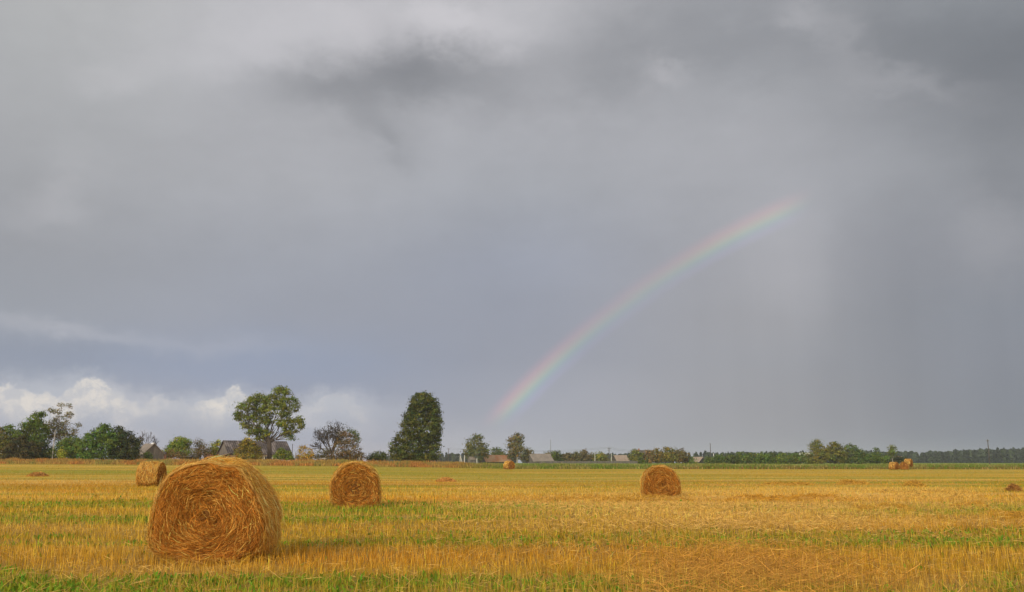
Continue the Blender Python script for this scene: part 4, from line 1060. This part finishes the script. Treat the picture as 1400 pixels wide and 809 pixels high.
tag(wire(p0[1], (p2[1][0], p2[1][1], p2[1][2] - 5), 0), 'pair of sagging wires from the faint pole to the aerial mast', 'wire')
tag(wire((p2[1][0], p2[1][1], p2[1][2] - 5), p1[1], 0), 'pair of sagging wires between the aerial mast and the wired pole', 'wire')
tag(wire(p1[1], p3[1], 0), 'pair of sagging wires right of the wired pole', 'wire')
# pale forked dead stick by the bush
x, y, z = ground_at(491, 226, 0)
m = MB(); m.tube([(0, 0, -.2), (.05, 0, .8), (.1, 0, 1.3)], [.09, .08, .06], 6); m.tube([(.1, 0, 1.2), (.45, 0, 2.3)], [.06, .04], 5); m.tube([(.05, 0, 1.0), (-.25, 0, 1.6)], [.05, .03], 5)
tag(m.build('dead_stick', MBARK['pale'], loc=(x, y, z)), 'pale forked dead branch beside the brown bush', 'branch')
# birch stem on the left
x, y, z = ground_at(71, 205, 0)
m = MB(); m.tube([(0, 0, 0), (.02, 0, 3), (.12, 0, 7.2)], [.15, .13, .10], 8)
tag(m.build('pale_pole', MBARK['pale'], loc=(x, y, z)), 'pale upright bare stem between the left bushes', 'pole')

# ------------------------------------------------------------------ haze
m = MB(); m.box(-2600, 2600, -320, 2600, -4, 40)
hm = bpy.data.materials.new('haze air'); hm.use_nodes = True; hn = hm.node_tree; hn.nodes.clear()
ho = hn.nodes.new('ShaderNodeOutputMaterial'); hv = hn.nodes.new('ShaderNodeVolumePrincipled')
hv.inputs['Color'].default_value = (.80, .86, 1., 1); hv.inputs['Density'].default_value = .00014; hv.inputs['Anisotropy'].default_value = 0.
hn.links.new(hv.outputs[0], ho.inputs['Volume'])
tag(m.build('haze', hm), 'thin rainy haze over the far fields', 'haze', kind='stuff')

# ------------------------------------------------------------------ rainbow: an arc 42 degrees round the antisolar point, far beyond everything
def rainbow():
    D = 7000.
    ax = np.array([sin(ANTI_AZ) * cos(SUN_EL), cos(ANTI_AZ) * cos(SUN_EL), -sin(SUN_EL)])
    up = np.array([0, 0, 1.]); right = np.cross(ax, up); right /= np.linalg.norm(right); u2 = np.cross(right, ax)
    NA, NRr = 160, 25; V = []; C = []
    stops = 41.6 + (np.array([40.15, 40.6, 40.95, 41.25, 41.5, 41.8, 42.1, 42.4, 42.85]) - 41.6) * .72
    cols = np.array([[0, 0, 0], [.020, .016, .052], [.004, .034, .046], [.010, .072, .024], [.066, .078, .010], [.092, .046, .006], [.098, .018, .006], [.050, .006, .006], [0, 0, 0]])
    phs = np.linspace(-70, 12, NA)   # angle from straight up, negative = left
    for i, ph in enumerate(phs):
        p = radians(ph); dirv = u2 * cos(p) + right * sin(p)
        for a in np.linspace(40.15, 42.85, NRr):
            r = radians(a); v = ax * cos(r) + dirv * sin(r); v = v / v[1] * D if False else v * D
            V.append(v + np.array([0, 0, CAMZ]))
            c = np.array([np.interp(a, stops, cols[:, j]) for j in range(3)])
            C.append(np.append(c, 1))
    V = np.array(V); C = np.array(C).reshape(NA, NRr, 4)
    # fade at both ends, and the weaker stretch in the middle
    P = V.reshape(NA, NRr, 3); el = np.degrees(np.arctan2(P[..., 2], np.hypot(P[..., 0], P[..., 1]))); az = np.degrees(np.arctan2(P[..., 0], P[..., 1]))
    fade = 1.2 * sstep(el, 1.9, 4.0) * (1 - sstep(az, 16.2, 19.2)) * (.42 + .78 * (1 - sstep(az, -1, 7)) + .32 * sstep(az, 9, 13.5))
    C[..., :3] *= fade[..., None]
    i = np.arange(NA * NRr).reshape(NA, NRr); q = np.stack([i[:-1, :-1], i[:-1, 1:], i[1:, 1:], i[1:, :-1]], -1).reshape(-1, 4)
    keep = (C[..., :3].max(-1).ravel()[q].max(1) > 1e-4); q = q[keep]
    used = np.unique(q); rm = np.full(len(V), -1); rm[used] = np.arange(len(used)); q = rm[q]; V = V[used]; Cc = C.reshape(-1, 4)[used]
    m = bpy.data.materials.new('refracted sunlight'); m.use_nodes = True; nt = m.node_tree; nt.nodes.clear()
    a = nt.nodes.new('ShaderNodeAttribute'); a.attribute_name = 'col'; e = nt.nodes.new('ShaderNodeEmission'); nt.links.new(a.outputs[0], e.inputs[0]); e.inputs[1].default_value = 1.0
    t = nt.nodes.new('ShaderNodeBsdfTransparent'); ad = nt.nodes.new('ShaderNodeAddShader'); nt.links.new(e.outputs[0], ad.inputs[0]); nt.links.new(t.outputs[0], ad.inputs[1])
    o = nt.nodes.new('ShaderNodeOutputMaterial'); nt.links.new(ad.outputs[0], o.inputs[0])
    tag(mesh_np('rainbow', V, quads=q, mat=m, attrs={'col': Cc}), 'faint rainbow arc rising to the right over the village', 'rainbow')
rainbow()
